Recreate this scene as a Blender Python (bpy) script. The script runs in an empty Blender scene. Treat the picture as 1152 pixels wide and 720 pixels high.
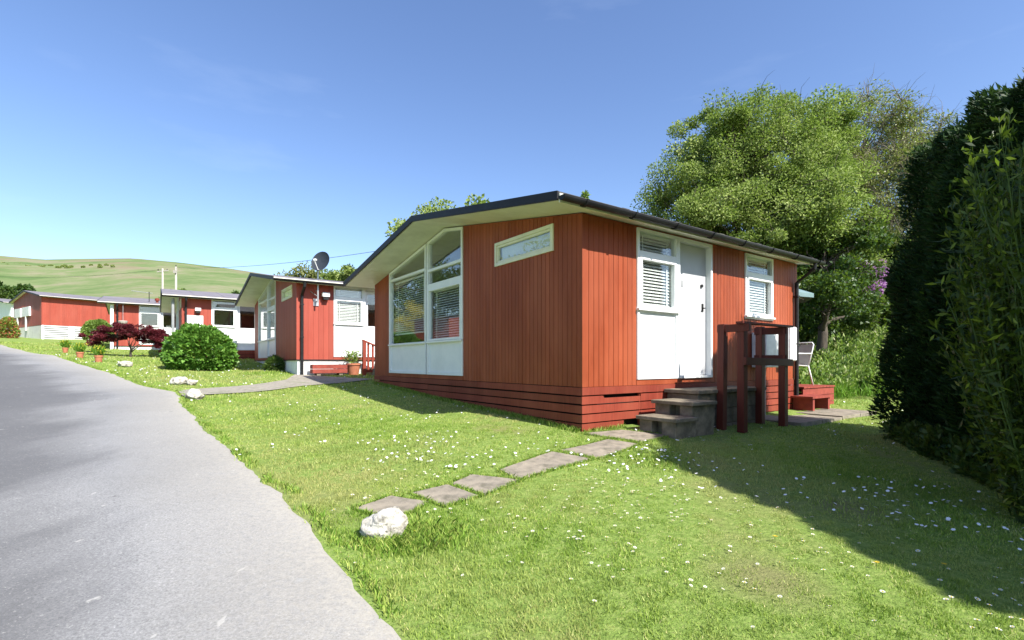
import bpy, bmesh, math, random
import numpy as np
from mathutils import Vector, Matrix
random.seed(7)
RNG = np.random.default_rng(11)
R = math.radians
scene = bpy.context.scene
COL = scene.collection
EYE = 1.25            # camera height above z = 0
F = 561.0; HX = 576.0; HY = 408.0     # how the photograph was measured (1152 px wide)
ANG = R(35.6)
A = np.array([-math.sin(ANG), math.cos(ANG)])     # along the road front of the chalets
B = np.array([math.cos(ANG), math.sin(ANG)])      # along their side walls
C1 = np.array([.859, 6.1])

# ------------------------------------------------------------------ terrain
def st(x, y):
    dx, dy = x - C1[0], y - C1[1]
    return dx*A[0] + dy*A[1], dx*B[0] + dy*B[1]
def sstep(e0, e1, x):
    k = np.clip((x - e0)/(e1 - e0), 0, 1); return k*k*(3 - 2*k)
def H(x, y):
    x = np.asarray(x, float); y = np.asarray(y, float)
    s, t = st(x, y)
    s = np.clip(s, -45, 75)
    z = -.85 + .05*s
    z = z + .009*np.maximum(s - 12, 0) + .028*np.minimum(s, 0)
    bank = sstep(8.8, 13.5, t)*1.15*sstep(-14, -5, s) + np.clip((t - 13)/25, 0, 1)*2.5
    z = z + bank
    z = z + .018*np.sin(x*.9 + .4)*np.cos(y*.8) + .01*np.sin(x*2.3 + y*1.7)
    return z + EYE
def Hs(x, y): return float(H(x, y))
def gp(px, py):
    """ground point seen at a measured direction"""
    dx, dz = (px - HX)/F, (HY - py)/F
    y = 1.0
    last = None
    while y < 120:
        if EYE + dz*y <= Hs(dx*y, y):
            lo, hi = y - .05, y
            for _ in range(20):
                m = (lo + hi)/2
                if EYE + dz*m <= Hs(dx*m, m): hi = m
                else: lo = m
            return dx*hi, hi
        y += .05
    return dx*120, 120.

# ------------------------------------------------------------------ materials
def newmat(name):
    m = bpy.data.materials.new(name); m.use_nodes = True
    nt = m.node_tree; nt.nodes.clear()
    out = nt.nodes.new('ShaderNodeOutputMaterial')
    return m, nt, out
def N(nt, kind, **kw):
    n = nt.nodes.new(kind)
    for k, v in kw.items():
        if k in n.inputs: n.inputs[k].default_value = v
        else: setattr(n, k, v)
    return n
def mixc(nt, fac, a, b, blend='MIX'):
    n = nt.nodes.new('ShaderNodeMix'); n.data_type = 'RGBA'; n.blend_type = blend
    for sock, v in ((0, fac), (6, a), (7, b)):
        if hasattr(v, 'links') or hasattr(v, 'is_linked'): nt.links.new(v, n.inputs[sock])
        else: n.inputs[sock].default_value = v if sock == 0 else (tuple(v) + (1,))[:4]
    return n.outputs[2]
def ramp(nt, fac, stops):
    n = nt.nodes.new('ShaderNodeValToRGB'); nt.links.new(fac, n.inputs[0])
    e = n.color_ramp.elements
    while len(e) > len(stops): e.remove(e[-1])
    while len(e) < len(stops): e.new(.5)
    for i, (p, c) in enumerate(stops):
        e[i].position = p
        e[i].color = (c, c, c, 1) if isinstance(c, (int, float)) else (tuple(c) + (1,))[:4]
    return n.outputs[0]
def noise(nt, scale, detail=4, rough=.55, coord='Object', stretch=None, typ='noise'):
    tc = nt.nodes.new('ShaderNodeTexCoord'); src = tc.outputs[coord]
    if stretch:
        mp = nt.nodes.new('ShaderNodeMapping'); mp.inputs['Scale'].default_value = stretch
        nt.links.new(src, mp.inputs[0]); src = mp.outputs[0]
    n = nt.nodes.new('ShaderNodeTexNoise'); n.inputs['Scale'].default_value = scale
    n.inputs['Detail'].default_value = detail; n.inputs['Roughness'].default_value = rough
    nt.links.new(src, n.inputs['Vector'])
    return n.outputs['Fac']
def surf(name, c1, c2=None, rough=.6, scale=6, bump=.15, bscale=60, stretch=None, spec=.3, metal=0, lo=.35, hi=.65, stain=None, sscale=1.5, samt=.5):
    m, nt, out = newmat(name)
    p = N(nt, 'ShaderNodeBsdfPrincipled'); p.inputs['Roughness'].default_value = rough
    p.inputs['Metallic'].default_value = metal; p.inputs['Specular IOR Level'].default_value = spec
    c2 = c2 or tuple(v*.8 for v in c1)
    f = ramp(nt, noise(nt, scale, 6, .6, stretch=stretch), [(lo, 0.), (hi, 1.)])
    col = mixc(nt, f, c1, c2)
    if stain:
        f2 = ramp(nt, noise(nt, sscale, 8, .7), [(.5, 0.), (.68, samt)])
        col = mixc(nt, f2, col, stain)
    nt.links.new(col, p.inputs['Base Color'])
    if bump:
        b = N(nt, 'ShaderNodeBump'); b.inputs['Strength'].default_value = bump; b.inputs['Distance'].default_value = .01
        nt.links.new(noise(nt, bscale, 5, .65, stretch=stretch), b.inputs['Height']); nt.links.new(b.outputs[0], p.inputs['Normal'])
    nt.links.new(p.outputs[0], out.inputs[0])
    return m
def leafmat(name, stops, trans=.35, rough=.45, spec=.3, tcol=None, patch=None):
    """leaf colour from a per-leaf random value; patch = (scale, colour, low, high) large patches of another colour"""
    m, nt, out = newmat(name)
    at = N(nt, 'ShaderNodeAttribute'); at.attribute_name = 'var'
    col = ramp(nt, at.outputs['Fac'], stops)
    if patch:
        f = ramp(nt, noise(nt, patch[0], 3, .6), [(patch[2], 0.), (patch[3], .8)])
        col = mixc(nt, f, col, patch[1])
    p = N(nt, 'ShaderNodeBsdfPrincipled'); p.inputs['Roughness'].default_value = rough
    p.inputs['Specular IOR Level'].default_value = spec
    nt.links.new(col, p.inputs['Base Color'])
    tr = N(nt, 'ShaderNodeBsdfTranslucent')
    tc = mixc(nt, .6, col, tcol or (.25, .4, .03))
    nt.links.new(tc, tr.inputs[0])
    mx = N(nt, 'ShaderNodeMixShader'); mx.inputs[0].default_value = trans
    nt.links.new(p.outputs[0], mx.inputs[1]); nt.links.new(tr.outputs[0], mx.inputs[2])
    nt.links.new(mx.outputs[0], out.inputs[0])
    return m
def glassmat(name, f0=.09, tint=(.93, .95, .94)):
    m, nt, out = newmat(name)
    geo = nt.nodes.new('ShaderNodeNewGeometry'); dp = nt.nodes.new('ShaderNodeVectorMath'); dp.operation = 'DOT_PRODUCT'
    nt.links.new(geo.outputs['Normal'], dp.inputs[0]); nt.links.new(geo.outputs['Incoming'], dp.inputs[1])
    def mth(op, a, b=None):
        q = nt.nodes.new('ShaderNodeMath'); q.operation = op
        for i_, v_ in enumerate((a, b)):
            if v_ is None: continue
            if isinstance(v_, (int, float)): q.inputs[i_].default_value = v_
            else: nt.links.new(v_, q.inputs[i_])
        return q.outputs[0]
    c_ = mth('ABSOLUTE', dp.outputs['Value']); k_ = mth('POWER', mth('SUBTRACT', 1., c_), 5.)
    fz = mth('ADD', mth('MULTIPLY', k_, 1 - f0), f0)
    t = N(nt, 'ShaderNodeBsdfTransparent'); t.inputs[0].default_value = tint + (1,)
    g = N(nt, 'ShaderNodeBsdfGlossy'); g.inputs['Roughness'].default_value = .0
    g.inputs[0].default_value = (1, 1, 1, 1)
    mx = N(nt, 'ShaderNodeMixShader')
    nt.links.new(fz, mx.inputs[0]); nt.links.new(t.outputs[0], mx.inputs[1]); nt.links.new(g.outputs[0], mx.inputs[2])
    nt.links.new(mx.outputs[0], out.inputs[0])
    return m

M = {}
def cladmat(name, c1, c2, c3, fade):
    m, nt, out = newmat(name)
    p = N(nt, 'ShaderNodeBsdfPrincipled'); p.inputs['Roughness'].default_value = .55; p.inputs['Specular IOR Level'].default_value = .3
    grain = ramp(nt, noise(nt, 5, 6, .6, stretch=(9, 9, .6)), [(.3, 0.), (.7, 1.)])
    col = mixc(nt, grain, c1, c2)
    big = ramp(nt, noise(nt, 1.1, 5, .6, stretch=(1.6, 1.6, .5)), [(.4, 0.), (.68, fade)])
    col = mixc(nt, big, col, c3)
    streak = ramp(nt, noise(nt, 3, 7, .75, stretch=(14, 14, .5)), [(.6, 0.), (.76, .25)])
    col = mixc(nt, streak, col, tuple(v*.45 for v in c2))
    at = N(nt, 'ShaderNodeAttribute'); at.attribute_name = 'var'
    col = mixc(nt, .16, col, ramp(nt, at.outputs['Fac'], [(0., .0), (1., .55)]), 'OVERLAY')
    nt.links.new(col, p.inputs['Base Color'])
    b = N(nt, 'ShaderNodeBump'); b.inputs['Strength'].default_value = .25; b.inputs['Distance'].default_value = .004
    nt.links.new(noise(nt, 22, 5, .7, stretch=(6, 6, .5)), b.inputs['Height']); nt.links.new(b.outputs[0], p.inputs['Normal'])
    nt.links.new(p.outputs[0], out.inputs[0])
    return m
M['red'] = cladmat('red_stained_boards', (.3, .059, .019), (.235, .045, .015), (.42, .11, .05), .6)
M['red2'] = cladmat('red_boards_hazed', (.34, .062, .038), (.29, .052, .032), (.38, .09, .06), .5)  # slight distance haze put into the colour, pinker than the near boards
M['darkred'] = cladmat('dark_red_timber', (.12, .02, .012), (.07, .014, .01), (.17, .035, .02), .5)
M['skirt'] = cladmat('skirting_red', (.26, .042, .024), (.16, .028, .016), (.32, .08, .045), .6)
M['white'] = surf('white_paint', (.82, .83, .82), (.74, .76, .76), .35, 3, .04, 30, stain=(.5, .5, .46), sscale=1.3, samt=.12)
M['cream'] = surf('cream_soffit_paint', (.8, .78, .66), (.72, .7, .58), .5, 3, .06, 30, stain=(.42, .4, .3), sscale=1.2, samt=.35)
M['doorpaint'] = surf('pale_grey_door_paint', (.5, .51, .52), (.45, .46, .47), .4, 2, .04, 40)
M['black'] = surf('black_plastic', (.012, .012, .013), (.02, .02, .021), .5, 8, .05, 50, spec=.25)
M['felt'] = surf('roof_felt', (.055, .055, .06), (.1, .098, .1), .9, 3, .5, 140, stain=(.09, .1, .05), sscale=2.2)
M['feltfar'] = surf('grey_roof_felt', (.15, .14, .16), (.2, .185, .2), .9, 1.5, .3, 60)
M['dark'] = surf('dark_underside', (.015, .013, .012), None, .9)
M['glass'] = glassmat('window_glass')
M['interior'] = surf('room_plaster', (.42, .4, .36), None, .8, bump=0)
M['blind'] = surf('white_blind_slats', (.8, .8, .78), (.75, .75, .73), .45, bump=0)
M['concrete'] = surf('weathered_concrete', (.26, .22, .16), (.13, .112, .082), .9, 7, .6, 90, stain=(.07, .07, .05), sscale=4)
M['slab'] = surf('paving_concrete', (.3, .26, .2), (.2, .175, .14), .9, 9, .6, 120, stain=(.1, .095, .06), sscale=5, samt=.75)
M['render'] = surf('white_render', (.8, .8, .78), (.7, .7, .68), .8, 5, .3, 60, stain=(.4, .4, .36), sscale=1.6, samt=.3)
M['greyplastic'] = surf('grey_plastic', (.32, .33, .34), None, .5, bump=0)
M['steel'] = surf('galvanised_steel', (.5, .51, .52), (.42, .43, .44), .4, 10, .05, metal=.6)
M['dishgrey'] = surf('dark_grey_mesh', (.022, .028, .04), (.03, .037, .05), .7, 10, .2, 200)
M['pole'] = surf('weathered_pole_timber', (.42, .39, .34), (.3, .28, .24), .8, 8, .3, 60, stretch=(6, 6, .5))
M['terracotta'] = surf('terracotta', (.45, .17, .09), (.36, .13, .07), .8, 10, .2)
M['bark'] = surf('tree_bark', (.1, .08, .06), (.05, .042, .035), .9, 6, .8, 25, stretch=(3, 3, .6))
M['palebark'] = surf('grey_twig_bark', (.2, .17, .13), (.13, .11, .09), .9, 6, .5, 25)
M['brass'] = surf('dark_bronze_metal', (.05, .045, .04), None, .3, metal=.8, bump=0)
M['chair'] = surf('grey_white_chair_mesh', (.62, .62, .6), (.55, .55, .54), .5, 10, .2, 120)
M['parasol'] = surf('blue_grey_canvas', (.16, .24, .25), (.13, .2, .21), .7, 4, .1, 100)
M['stone'] = surf('white_limestone', (.52, .5, .45), (.36, .335, .28), .9, 9, 1., 26, stain=(.05, .045, .035), sscale=16, samt=.9)
M['brickred'] = surf('red_deck_boards', (.3, .06, .04), (.2, .04, .027), .7, 8, .3, 40)
M['signwhite'] = surf('white_plastic', (.82, .82, .82), None, .4, bump=0)
M['signink'] = surf('grey_ink', (.25, .25, .28), None, .6, bump=0)
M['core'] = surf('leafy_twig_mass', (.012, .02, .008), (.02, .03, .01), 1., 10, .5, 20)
G1 = [(0., (.12, .22, .025)), (.4, (.25, .37, .055)), (.75, (.4, .49, .11)), (1., (.62, .56, .26))]
M['grass'] = leafmat('lawn_grass_blades', G1, .3, .5, .25, (.3, .42, .05), patch=(.7, (.44, .4, .17), .45, .7))
M['longgrass'] = leafmat('long_grass_blades', [(0., (.08, .2, .02)), (.6, (.15, .32, .03)), (1., (.25, .4, .08))], .35, .45, .3)
M['tuft'] = leafmat('tuft_blades', [(0., (.1, .22, .025)), (.5, (.22, .36, .05)), (1., (.45, .5, .13))], .3, .5, .25, (.3, .42, .05))
M['treeleaf'] = leafmat('broad_tree_leaves', [(0., (.1, .15, .03)), (.5, (.23, .3, .08)), (1., (.42, .47, .18))], .35, .6, .12)
M['twigleaf'] = leafmat('thin_olive_leaves', [(0., (.14, .16, .05)), (.6, (.24, .25, .09)), (1., (.34, .34, .14))], .35)
M['hedge'] = leafmat('dark_conifer_sprays', [(0., (.012, .035, .01)), (.6, (.024, .06, .014)), (1., (.05, .1, .022))], .18, .55, .2, (.06, .12, .02))
M['shrub'] = leafmat('lance_shrub_leaves', [(0., (.018, .04, .006)), (.6, (.045, .075, .01)), (.85, (.1, .14, .02)), (1., (.24, .3, .04))], .35, .4, .35)
M['bushgreen'] = leafmat('glossy_bush_leaves', [(0., (.035, .1, .012)), (.5, (.09, .21, .03)), (1., (.19, .35, .06))], .2, .35, .4)
M['ballbush'] = leafmat('mid_green_leaves', [(0., (.12, .2, .03)), (1., (.24, .34, .08))], .25)
M['maple'] = leafmat('dark_red_maple_leaves', [(0., (.05, .008, .012)), (.6, (.11, .016, .024)), (1., (.2, .035, .045))], .25, .5, .25, (.3, .03, .04))
M['bank'] = leafmat('bank_nettles', [(0., (.07, .13, .025)), (.45, (.17, .28, .06)), (.8, (.32, .42, .12)), (1., (.5, .5, .26))], .35)
M['darkleaf'] = leafmat('deep_green_leaves', [(0., (.02, .05, .012)), (.6, (.05, .1, .02)), (1., (.12, .17, .04))], .25)
M['yellowleaf'] = leafmat('golden_leaves', [(0., (.5, .42, .03)), (1., (.7, .6, .06))], .3, tcol=(.6, .5, .05))
M['mixleaf'] = leafmat('red_and_green_leaves', [(0., (.15, .25, .05)), (.55, (.25, .33, .06)), (.62, (.4, .08, .05)), (1., (.45, .2, .1))], .25)
M['purple'] = leafmat('mauve_petals', [(0., (.32, .12, .36)), (.6, (.5, .25, .55)), (1., (.7, .5, .72))], .3, tcol=(.6, .3, .65))
M['petal'] = surf('white_petals', (.85, .85, .84), None, .6, bump=0)
M['yolk'] = surf('yellow_florets', (.75, .5, .03), None, .7, bump=0)
M['stem'] = surf('green_stem', (.06, .1, .02), None, .6, bump=0)

# ------------------------------------------------------------------ mesh building
class MB:
    def __init__(s): s.v = []; s.f = []; s.m = []; s.r = []
    def add(s, vs, fs, mi=0, r=None):
        k = len(s.v); s.v += [tuple(map(float, p)) for p in vs]
        s.f += [tuple(i + k for i in f) for f in fs]; s.m += [mi]*len(fs)
        r = random.random() if r is None else r
        s.r += [r]*len(vs)
    def box(s, x0, x1, y0, y1, z0, z1, mi=0):
        s.add([(x, y, z) for x in (x0, x1) for y in (y0, y1) for z in (z0, z1)],
              [(0, 1, 3, 2), (4, 6, 7, 5), (0, 4, 5, 1), (2, 3, 7, 6), (0, 2, 6, 4), (1, 5, 7, 3)], mi)
    def prism(s, poly, fn, d0, d1, mi=0):
        n = len(poly)
        vs = [fn(u, z, d0) for u, z in poly] + [fn(u, z, d1) for u, z in poly]
        fs = [tuple(range(n)), tuple(range(2*n - 1, n - 1, -1))] + [(i, i + n, (i + 1) % n + n, (i + 1) % n) for i in range(n)]
        s.add(vs, fs, mi)
    def bar(s, p, q, w, h, up=(0, 0, 1), mi=0):
        p, q, up = Vector(p), Vector(q), Vector(up)
        d = (q - p).normalized(); a = d.cross(up).normalized(); b = a.cross(d)
        vs = [e + a*(i*w/2) + b*(j*h/2) for e in (p, q) for i, j in ((-1, -1), (1, -1), (1, 1), (-1, 1))]
        s.add(vs, [(0, 1, 2, 3), (7, 6, 5, 4), (0, 4, 5, 1), (1, 5, 6, 2), (2, 6, 7, 3), (3, 7, 4, 0)], mi)
    def tube(s, pts, rad, n=8, caps=True, mi=0):
        pts = [Vector(p) for p in pts]; rad = rad if hasattr(rad, '__len__') else [rad]*len(pts)
        k = len(s.v); rr = random.random(); ref = None
        for i, p in enumerate(pts):
            d = (pts[min(i + 1, len(pts) - 1)] - pts[max(i - 1, 0)]).normalized()
            if ref is None: ref = Vector((0, 0, 1)) if abs(d.z) < .9 else Vector((1, 0, 0))
            a = d.cross(ref).normalized(); b = a.cross(d).normalized()
            for j in range(n):
                t = 2*math.pi*j/n
                s.v.append(tuple(p + (a*math.cos(t) + b*math.sin(t))*rad[i])); s.r.append(rr)
        for i in range(len(pts) - 1):
            for j in range(n):
                s.f.append((k + i*n + j, k + i*n + (j + 1) % n, k + (i + 1)*n + (j + 1) % n, k + (i + 1)*n + j)); s.m.append(mi)
        if caps:
            s.f.append(tuple(k + j for j in reversed(range(n)))); s.m.append(mi)
            e = k + (len(pts) - 1)*n
            s.f.append(tuple(e + j for j in range(n))); s.m.append(mi)
    def lathe(s, prof, n=16, c=(0, 0, 0), mi=0):
        k = len(s.v); rr = random.random()
        for r, z in prof:
            for j in range(n):
                t = 2*math.pi*j/n; s.v.append((c[0] + r*math.cos(t), c[1] + r*math.sin(t), c[2] + z)); s.r.append(rr)
        for i in range(len(prof) - 1):
            for j in range(n):
                s.f.append((k + i*n + j, k + i*n + (j + 1) % n, k + (i + 1)*n + (j + 1) % n, k + (i + 1)*n + j)); s.m.append(mi)
    def build(s, name, mats, parent=None, fix=True, smooth=False, bevel=0):
        me = bpy.data.meshes.new(name); me.from_pydata(s.v, [], s.f)
        mats = mats if isinstance(mats, (list, tuple)) else [mats]
        for m in mats: me.materials.append(m)
        me.polygons.foreach_set('material_index', s.m)
        at = me.attributes.new('var', 'FLOAT', 'POINT'); at.data.foreach_set('value', s.r)
        if fix:
            bm = bmesh.new(); bm.from_mesh(me); bmesh.ops.recalc_face_normals(bm, faces=bm.faces); bm.to_mesh(me); bm.free()
        if smooth: me.polygons.foreach_set('use_smooth', [True]*len(me.polygons))
        me.update()
        o = bpy.data.objects.new(name, me); COL.objects.link(o)
        if parent: o.parent = parent
        if bevel:
            b = o.modifiers.new('edge', 'BEVEL'); b.width = bevel; b.segments = 2; b.limit_method = 'ANGLE'
        return o
def tag(o, label=None, cat=None, group=None, kind=None):
    if label: o['label'] = label
    if cat: o['category'] = cat
    if group: o['group'] = group
    if kind: o['kind'] = kind
    return o
def empty(name, loc, rz=0, **kw):
    o = bpy.data.objects.new(name, None); COL.objects.link(o); o.location = loc; o.rotation_euler = (0, 0, rz)
    o.empty_display_size = .1
    return tag(o, **kw)
def fastmesh(name, verts, faces, mats, var=None, parent=None, midx=None, smooth=False):
    """numpy verts (n,3), faces (m,k)"""
    verts = np.ascontiguousarray(verts, np.float32); faces = np.ascontiguousarray(faces, np.int32)
    me = bpy.data.meshes.new(name); m, k = faces.shape
    me.vertices.add(len(verts)); me.vertices.foreach_set('co', verts.ravel())
    me.loops.add(m*k); me.loops.foreach_set('vertex_index', faces.ravel())
    me.polygons.add(m); me.polygons.foreach_set('loop_start', np.arange(0, m*k, k, dtype=np.int32))
    me.polygons.foreach_set('loop_total', np.full(m, k, np.int32))
    for x in (mats if isinstance(mats, (list, tuple)) else [mats]): me.materials.append(x)
    if midx is not None: me.polygons.foreach_set('material_index', midx.astype(np.int32))
    if smooth: me.polygons.foreach_set('use_smooth', np.ones(m, bool))
    me.update(calc_edges=True)
    if var is not None:
        at = me.attributes.new('var', 'FLOAT', 'POINT'); at.data.foreach_set('value', np.ascontiguousarray(var, np.float32))
    o = bpy.data.objects.new(name, me); COL.objects.link(o)
    if parent: o.parent = parent
    return o
def unit(v): return v/np.maximum(np.linalg.norm(v, axis=-1, keepdims=True), 1e-9)
def leafarr(P, D, L, W, rng, fold=.25):
    """rhombic leaves: base P, direction D, length L, width W"""
    n = len(P); D = unit(D); r = unit(rng.normal(size=(n, 3)))
    S = unit(np.cross(D, r)); Nn = np.cross(S, D)
    L = np.broadcast_to(np.asarray(L, float), (n,))[:, None]; W = np.broadcast_to(np.asarray(W, float), (n,))[:, None]
    mid = P + D*L*.5
    V = np.stack([P, mid - S*W*.5 + Nn*W*fold, P + D*L - Nn*W*fold, mid + S*W*.5 + Nn*W*fold], 1).reshape(-1, 3)
    Fc = np.arange(n*4).reshape(n, 4)
    return V, Fc
def foliage(name, P, D, L, W, mat, parent=None, rng=RNG, var=None, origin=None):
    V, Fc = leafarr(P, D, L, W, rng)
    if origin is not None: V = V - np.asarray(origin)
    v = rng.random(len(P)) if var is None else np.clip(var + rng.normal(0, .12, len(P)), 0, 1)
    return fastmesh(name, V, Fc, mat, np.repeat(v, 4), parent)
def ell_surface(n, c, r, rng, inner=.6):
    d = unit(rng.normal(size=(n, 3))); k = inner + (1 - inner)*rng.random(n)**.6
    return np.asarray(c) + d*np.asarray(r)*k[:, None], d

# ------------------------------------------------------------------ ground, road, hills
xs = np.unique(np.concatenate([-np.geomspace(.25, 1500, 90)[::-1], [0], np.geomspace(.25, 1500, 90), np.arange(-26, 14, .3)]))
ys = np.unique(np.concatenate([-np.geomspace(.5, 1500, 40)[::-1], [0], np.geomspace(.5, 1500, 60), np.arange(-4, 44, .3)]))
def grid(name, X, Y, Z, mat, **kw):
    ny, nx = X.shape
    V = np.stack([X, Y, Z], -1).reshape(-1, 3)
    i = np.arange(ny - 1)[:, None]*nx + np.arange(nx - 1)[None]
    Fc = np.stack([i, i + 1, i + nx + 1, i + nx], -1).reshape(-1, 4)
    o = fastmesh(name, V, Fc, mat, smooth=True); return tag(o, **kw)
m, nt, out = newmat('lawn_soil')
p = N(nt, 'ShaderNodeBsdfPrincipled'); p.inputs['Roughness'].default_value = .95; p.inputs['Specular IOR Level'].default_value = .1
col = ramp(nt, noise(nt, 28, 6, .7), [(.25, (.07, .11, .02)), (.5, (.19, .28, .06)), (.75, (.32, .36, .12))])
col = mixc(nt, ramp(nt, noise(nt, .8, 4, .6), [(.52, 0.), (.75, .7)]), col, (.25, .22, .1))
tcp = nt.nodes.new('ShaderNodeNewGeometry')
for q_ in ((858, 650), (955, 571)):
    bx, by = gp(*q_); vm = nt.nodes.new('ShaderNodeVectorMath'); vm.operation = 'DISTANCE'; nt.links.new(tcp.outputs['Position'], vm.inputs[0]); vm.inputs[1].default_value = (bx, by, Hs(bx, by))
    col = mixc(nt, ramp(nt, vm.outputs['Value'], [(.1, .55), (.38, 0.)]), col, (.22, .17, .1))
nt.links.new(col, p.inputs['Base Color'])
b = N(nt, 'ShaderNodeBump'); b.inputs['Strength'].default_value = .8; b.inputs['Distance'].default_value = .03
nt.links.new(noise(nt, 45, 5, .7), b.inputs['Height']); nt.links.new(b.outputs[0], p.inputs['Normal'])
nt.links.new(p.outputs[0], out.inputs[0]); M['soil'] = m
X, Y = np.meshgrid(xs, ys)
grid('ground', X, Y, H(X, Y), M['soil'], kind='structure', label='green lawn and fields the chalets stand on')

# road: right edge measured, a tarmac lane that climbs past the chalets
edge_px = [(470, 735), (459, 716), (441, 700), (423, 680), (403, 655), (387, 632), (371, 617), (359, 600), (347, 585), (335.5, 572), (313, 552), (291.5, 534),
           (272, 517), (255.6, 500), (243, 492), (231, 482.5), (221, 468), (208, 458), (203, 452), (202, 442.5), (187.5, 438.8), (172, 436.5), (156, 432.5),
           (140, 426), (123, 419), (106, 414.5), (89.6, 409.6), (75, 405), (62.5, 400), (46, 398.5), (31, 396), (15, 392), (0, 387.7)]
edge = [gp(*q) for q in edge_px]
e0, e1 = np.array(edge[1]), np.array(edge[0])
edge = [(1.3, -8.), (1.15, -3.), (.75, 0.), (.16, 1.1), (-.13, 1.5)] + edge[1:]
el = np.array(edge[-1])
edge += [tuple(el + np.array([-.8, .5])*k) for k in (3, 8, 14, 22)]
E = np.array(edge)
# resample with a ragged rim
seg = np.r_[0, np.cumsum(np.linalg.norm(np.diff(E, axis=0), axis=1))]
dd = np.arange(0, seg[-1], .09)
Ex = np.interp(dd, seg, E[:, 0]); Ey = np.interp(dd, seg, E[:, 1])
k9 = np.exp(-np.linspace(-2, 2, 11)**2); k9 /= k9.sum(); Ex = np.convolve(np.pad(Ex, 5, 'edge'), k9, 'valid'); Ey = np.convolve(np.pad(Ey, 5, 'edge'), k9, 'valid')
rag = np.interp(dd, np.arange(0, seg[-1] + 1, .21), RNG.normal(0, .011, int(seg[-1]/.21) + 6)[:len(np.arange(0, seg[-1] + 1, .21))]) + RNG.normal(0, .007, len(dd))
k = np.exp(-np.linspace(-2, 2, 61)**2); k /= k.sum()
Sx = np.convolve(np.pad(Ex, 30, 'edge'), k, 'valid'); Sy = np.convolve(np.pad(Ey, 30, 'edge'), k, 'valid')
T = unit(np.stack([np.gradient(Sx), np.gradient(Sy)], 1)); Nr = np.stack([-T[:, 1], T[:, 0]], 1)   # to the left of travel
EDGE = np.stack([Ex, Ey], 1) + Nr*rag[:, None]
rows = np.array([0, .05, .12, .25, .5, 1, 1.6, 2.4, 3.2, 4, 4.8, 5.4])
RX = EDGE[:, 0][:, None] + Nr[:, 0][:, None]*rows; RY = EDGE[:, 1][:, None] + Nr[:, 1][:, None]*rows
RZ = H(RX, RY) + np.where(rows == 0, -.01, .012)[None]
m, nt, out = newmat('sun_bleached_tarmac')
p = N(nt, 'ShaderNodeBsdfPrincipled'); p.inputs['Roughness'].default_value = .82; p.inputs['Specular IOR Level'].default_value = .3
agg = ramp(nt, noise(nt, 95, 4, .85), [(.3, (.12, .12, .119)), (.5, (.245, .245, .243)), (.72, (.41, .408, .4))])
pt = ramp(nt, noise(nt, .55, 5, .6), [(.35, 0.), (.62, 1.)])
col = mixc(nt, pt, agg, (.13, .128, .122), 'MIX')
n1 = col.node; n1.inputs[0].default_value = .5
nt.links.new(ramp(nt, pt, [(0., 0.), (1., .35)]), n1.inputs[0])
at = N(nt, 'ShaderNodeAttribute'); at.attribute_name = 'var'
dusty = nt.nodes.new('ShaderNodeMath'); dusty.operation = 'MULTIPLY'
nt.links.new(ramp(nt, at.outputs['Fac'], [(0., 1.), (.04, .6), (.16, 0.)]), dusty.inputs[0])
nt.links.new(ramp(nt, noise(nt, 30, 7, .8), [(.35, .3), (.65, 1.)]), dusty.inputs[1])
trk = nt.nodes.new('ShaderNodeMath'); trk.operation = 'ADD'
jit = nt.nodes.new('ShaderNodeMath'); jit.operation = 'MULTIPLY_ADD'; nt.links.new(noise(nt, .9, 6, .65, stretch=(1, .35, 1)), jit.inputs[0]); jit.inputs[1].default_value = .34; jit.inputs[2].default_value = -.17
nt.links.new(at.outputs['Fac'], trk.inputs[0]); nt.links.new(jit.outputs[0], trk.inputs[1])
wear = ramp(nt, trk.outputs[0], [(.17, 0.), (.27, .7), (.45, .88), (.6, .6), (.8, .85)])
col = mixc(nt, wear, col, (.085, .085, .087))
col = mixc(nt, ramp(nt, noise(nt, 46, 3, .9), [(.6, 0.), (.68, .45)]), col, (.46, .45, .42))
col = mixc(nt, ramp(nt, noise(nt, 14, 2, .6, stretch=(1, .5, 1)), [(.7, 0.), (.74, .6)]), col, (.42, .41, .38))
col = mixc(nt, ramp(nt, noise(nt, 38, 3, .9), [(.6, 0.), (.68, .45)]), col, (.07, .069, .066))
col = mixc(nt, dusty.outputs[0], col, (.4, .37, .31))
col = mixc(nt, ramp(nt, noise(nt, 3.2, 7, .75, stretch=(1, 2.4, 1)), [(.63, 0.), (.7, .5)]), col, (.33, .33, .32))
col = mixc(nt, ramp(nt, noise(nt, 9, 2, .5), [(.76, 0.), (.79, .6)]), col, (.08, .075, .07))
nt.links.new(col, p.inputs['Base Color'])
b = N(nt, 'ShaderNodeBump'); b.inputs['Strength'].default_value = .5; b.inputs['Distance'].default_value = .006
nt.links.new(noise(nt, 150, 3, .8), b.inputs['Height']); nt.links.new(b.outputs[0], p.inputs['Normal'])
nt.links.new(p.outputs[0], out.inputs[0]); M['road'] = m
ro = grid('road', RX, RY, RZ, M['road'], kind='structure', label='pale grey tarmac lane climbing past the chalets')
at = ro.data.attributes.new('var', 'FLOAT', 'POINT'); at.data.foreach_set('value', np.tile(rows/5.4, len(dd)).astype(np.float32))

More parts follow.
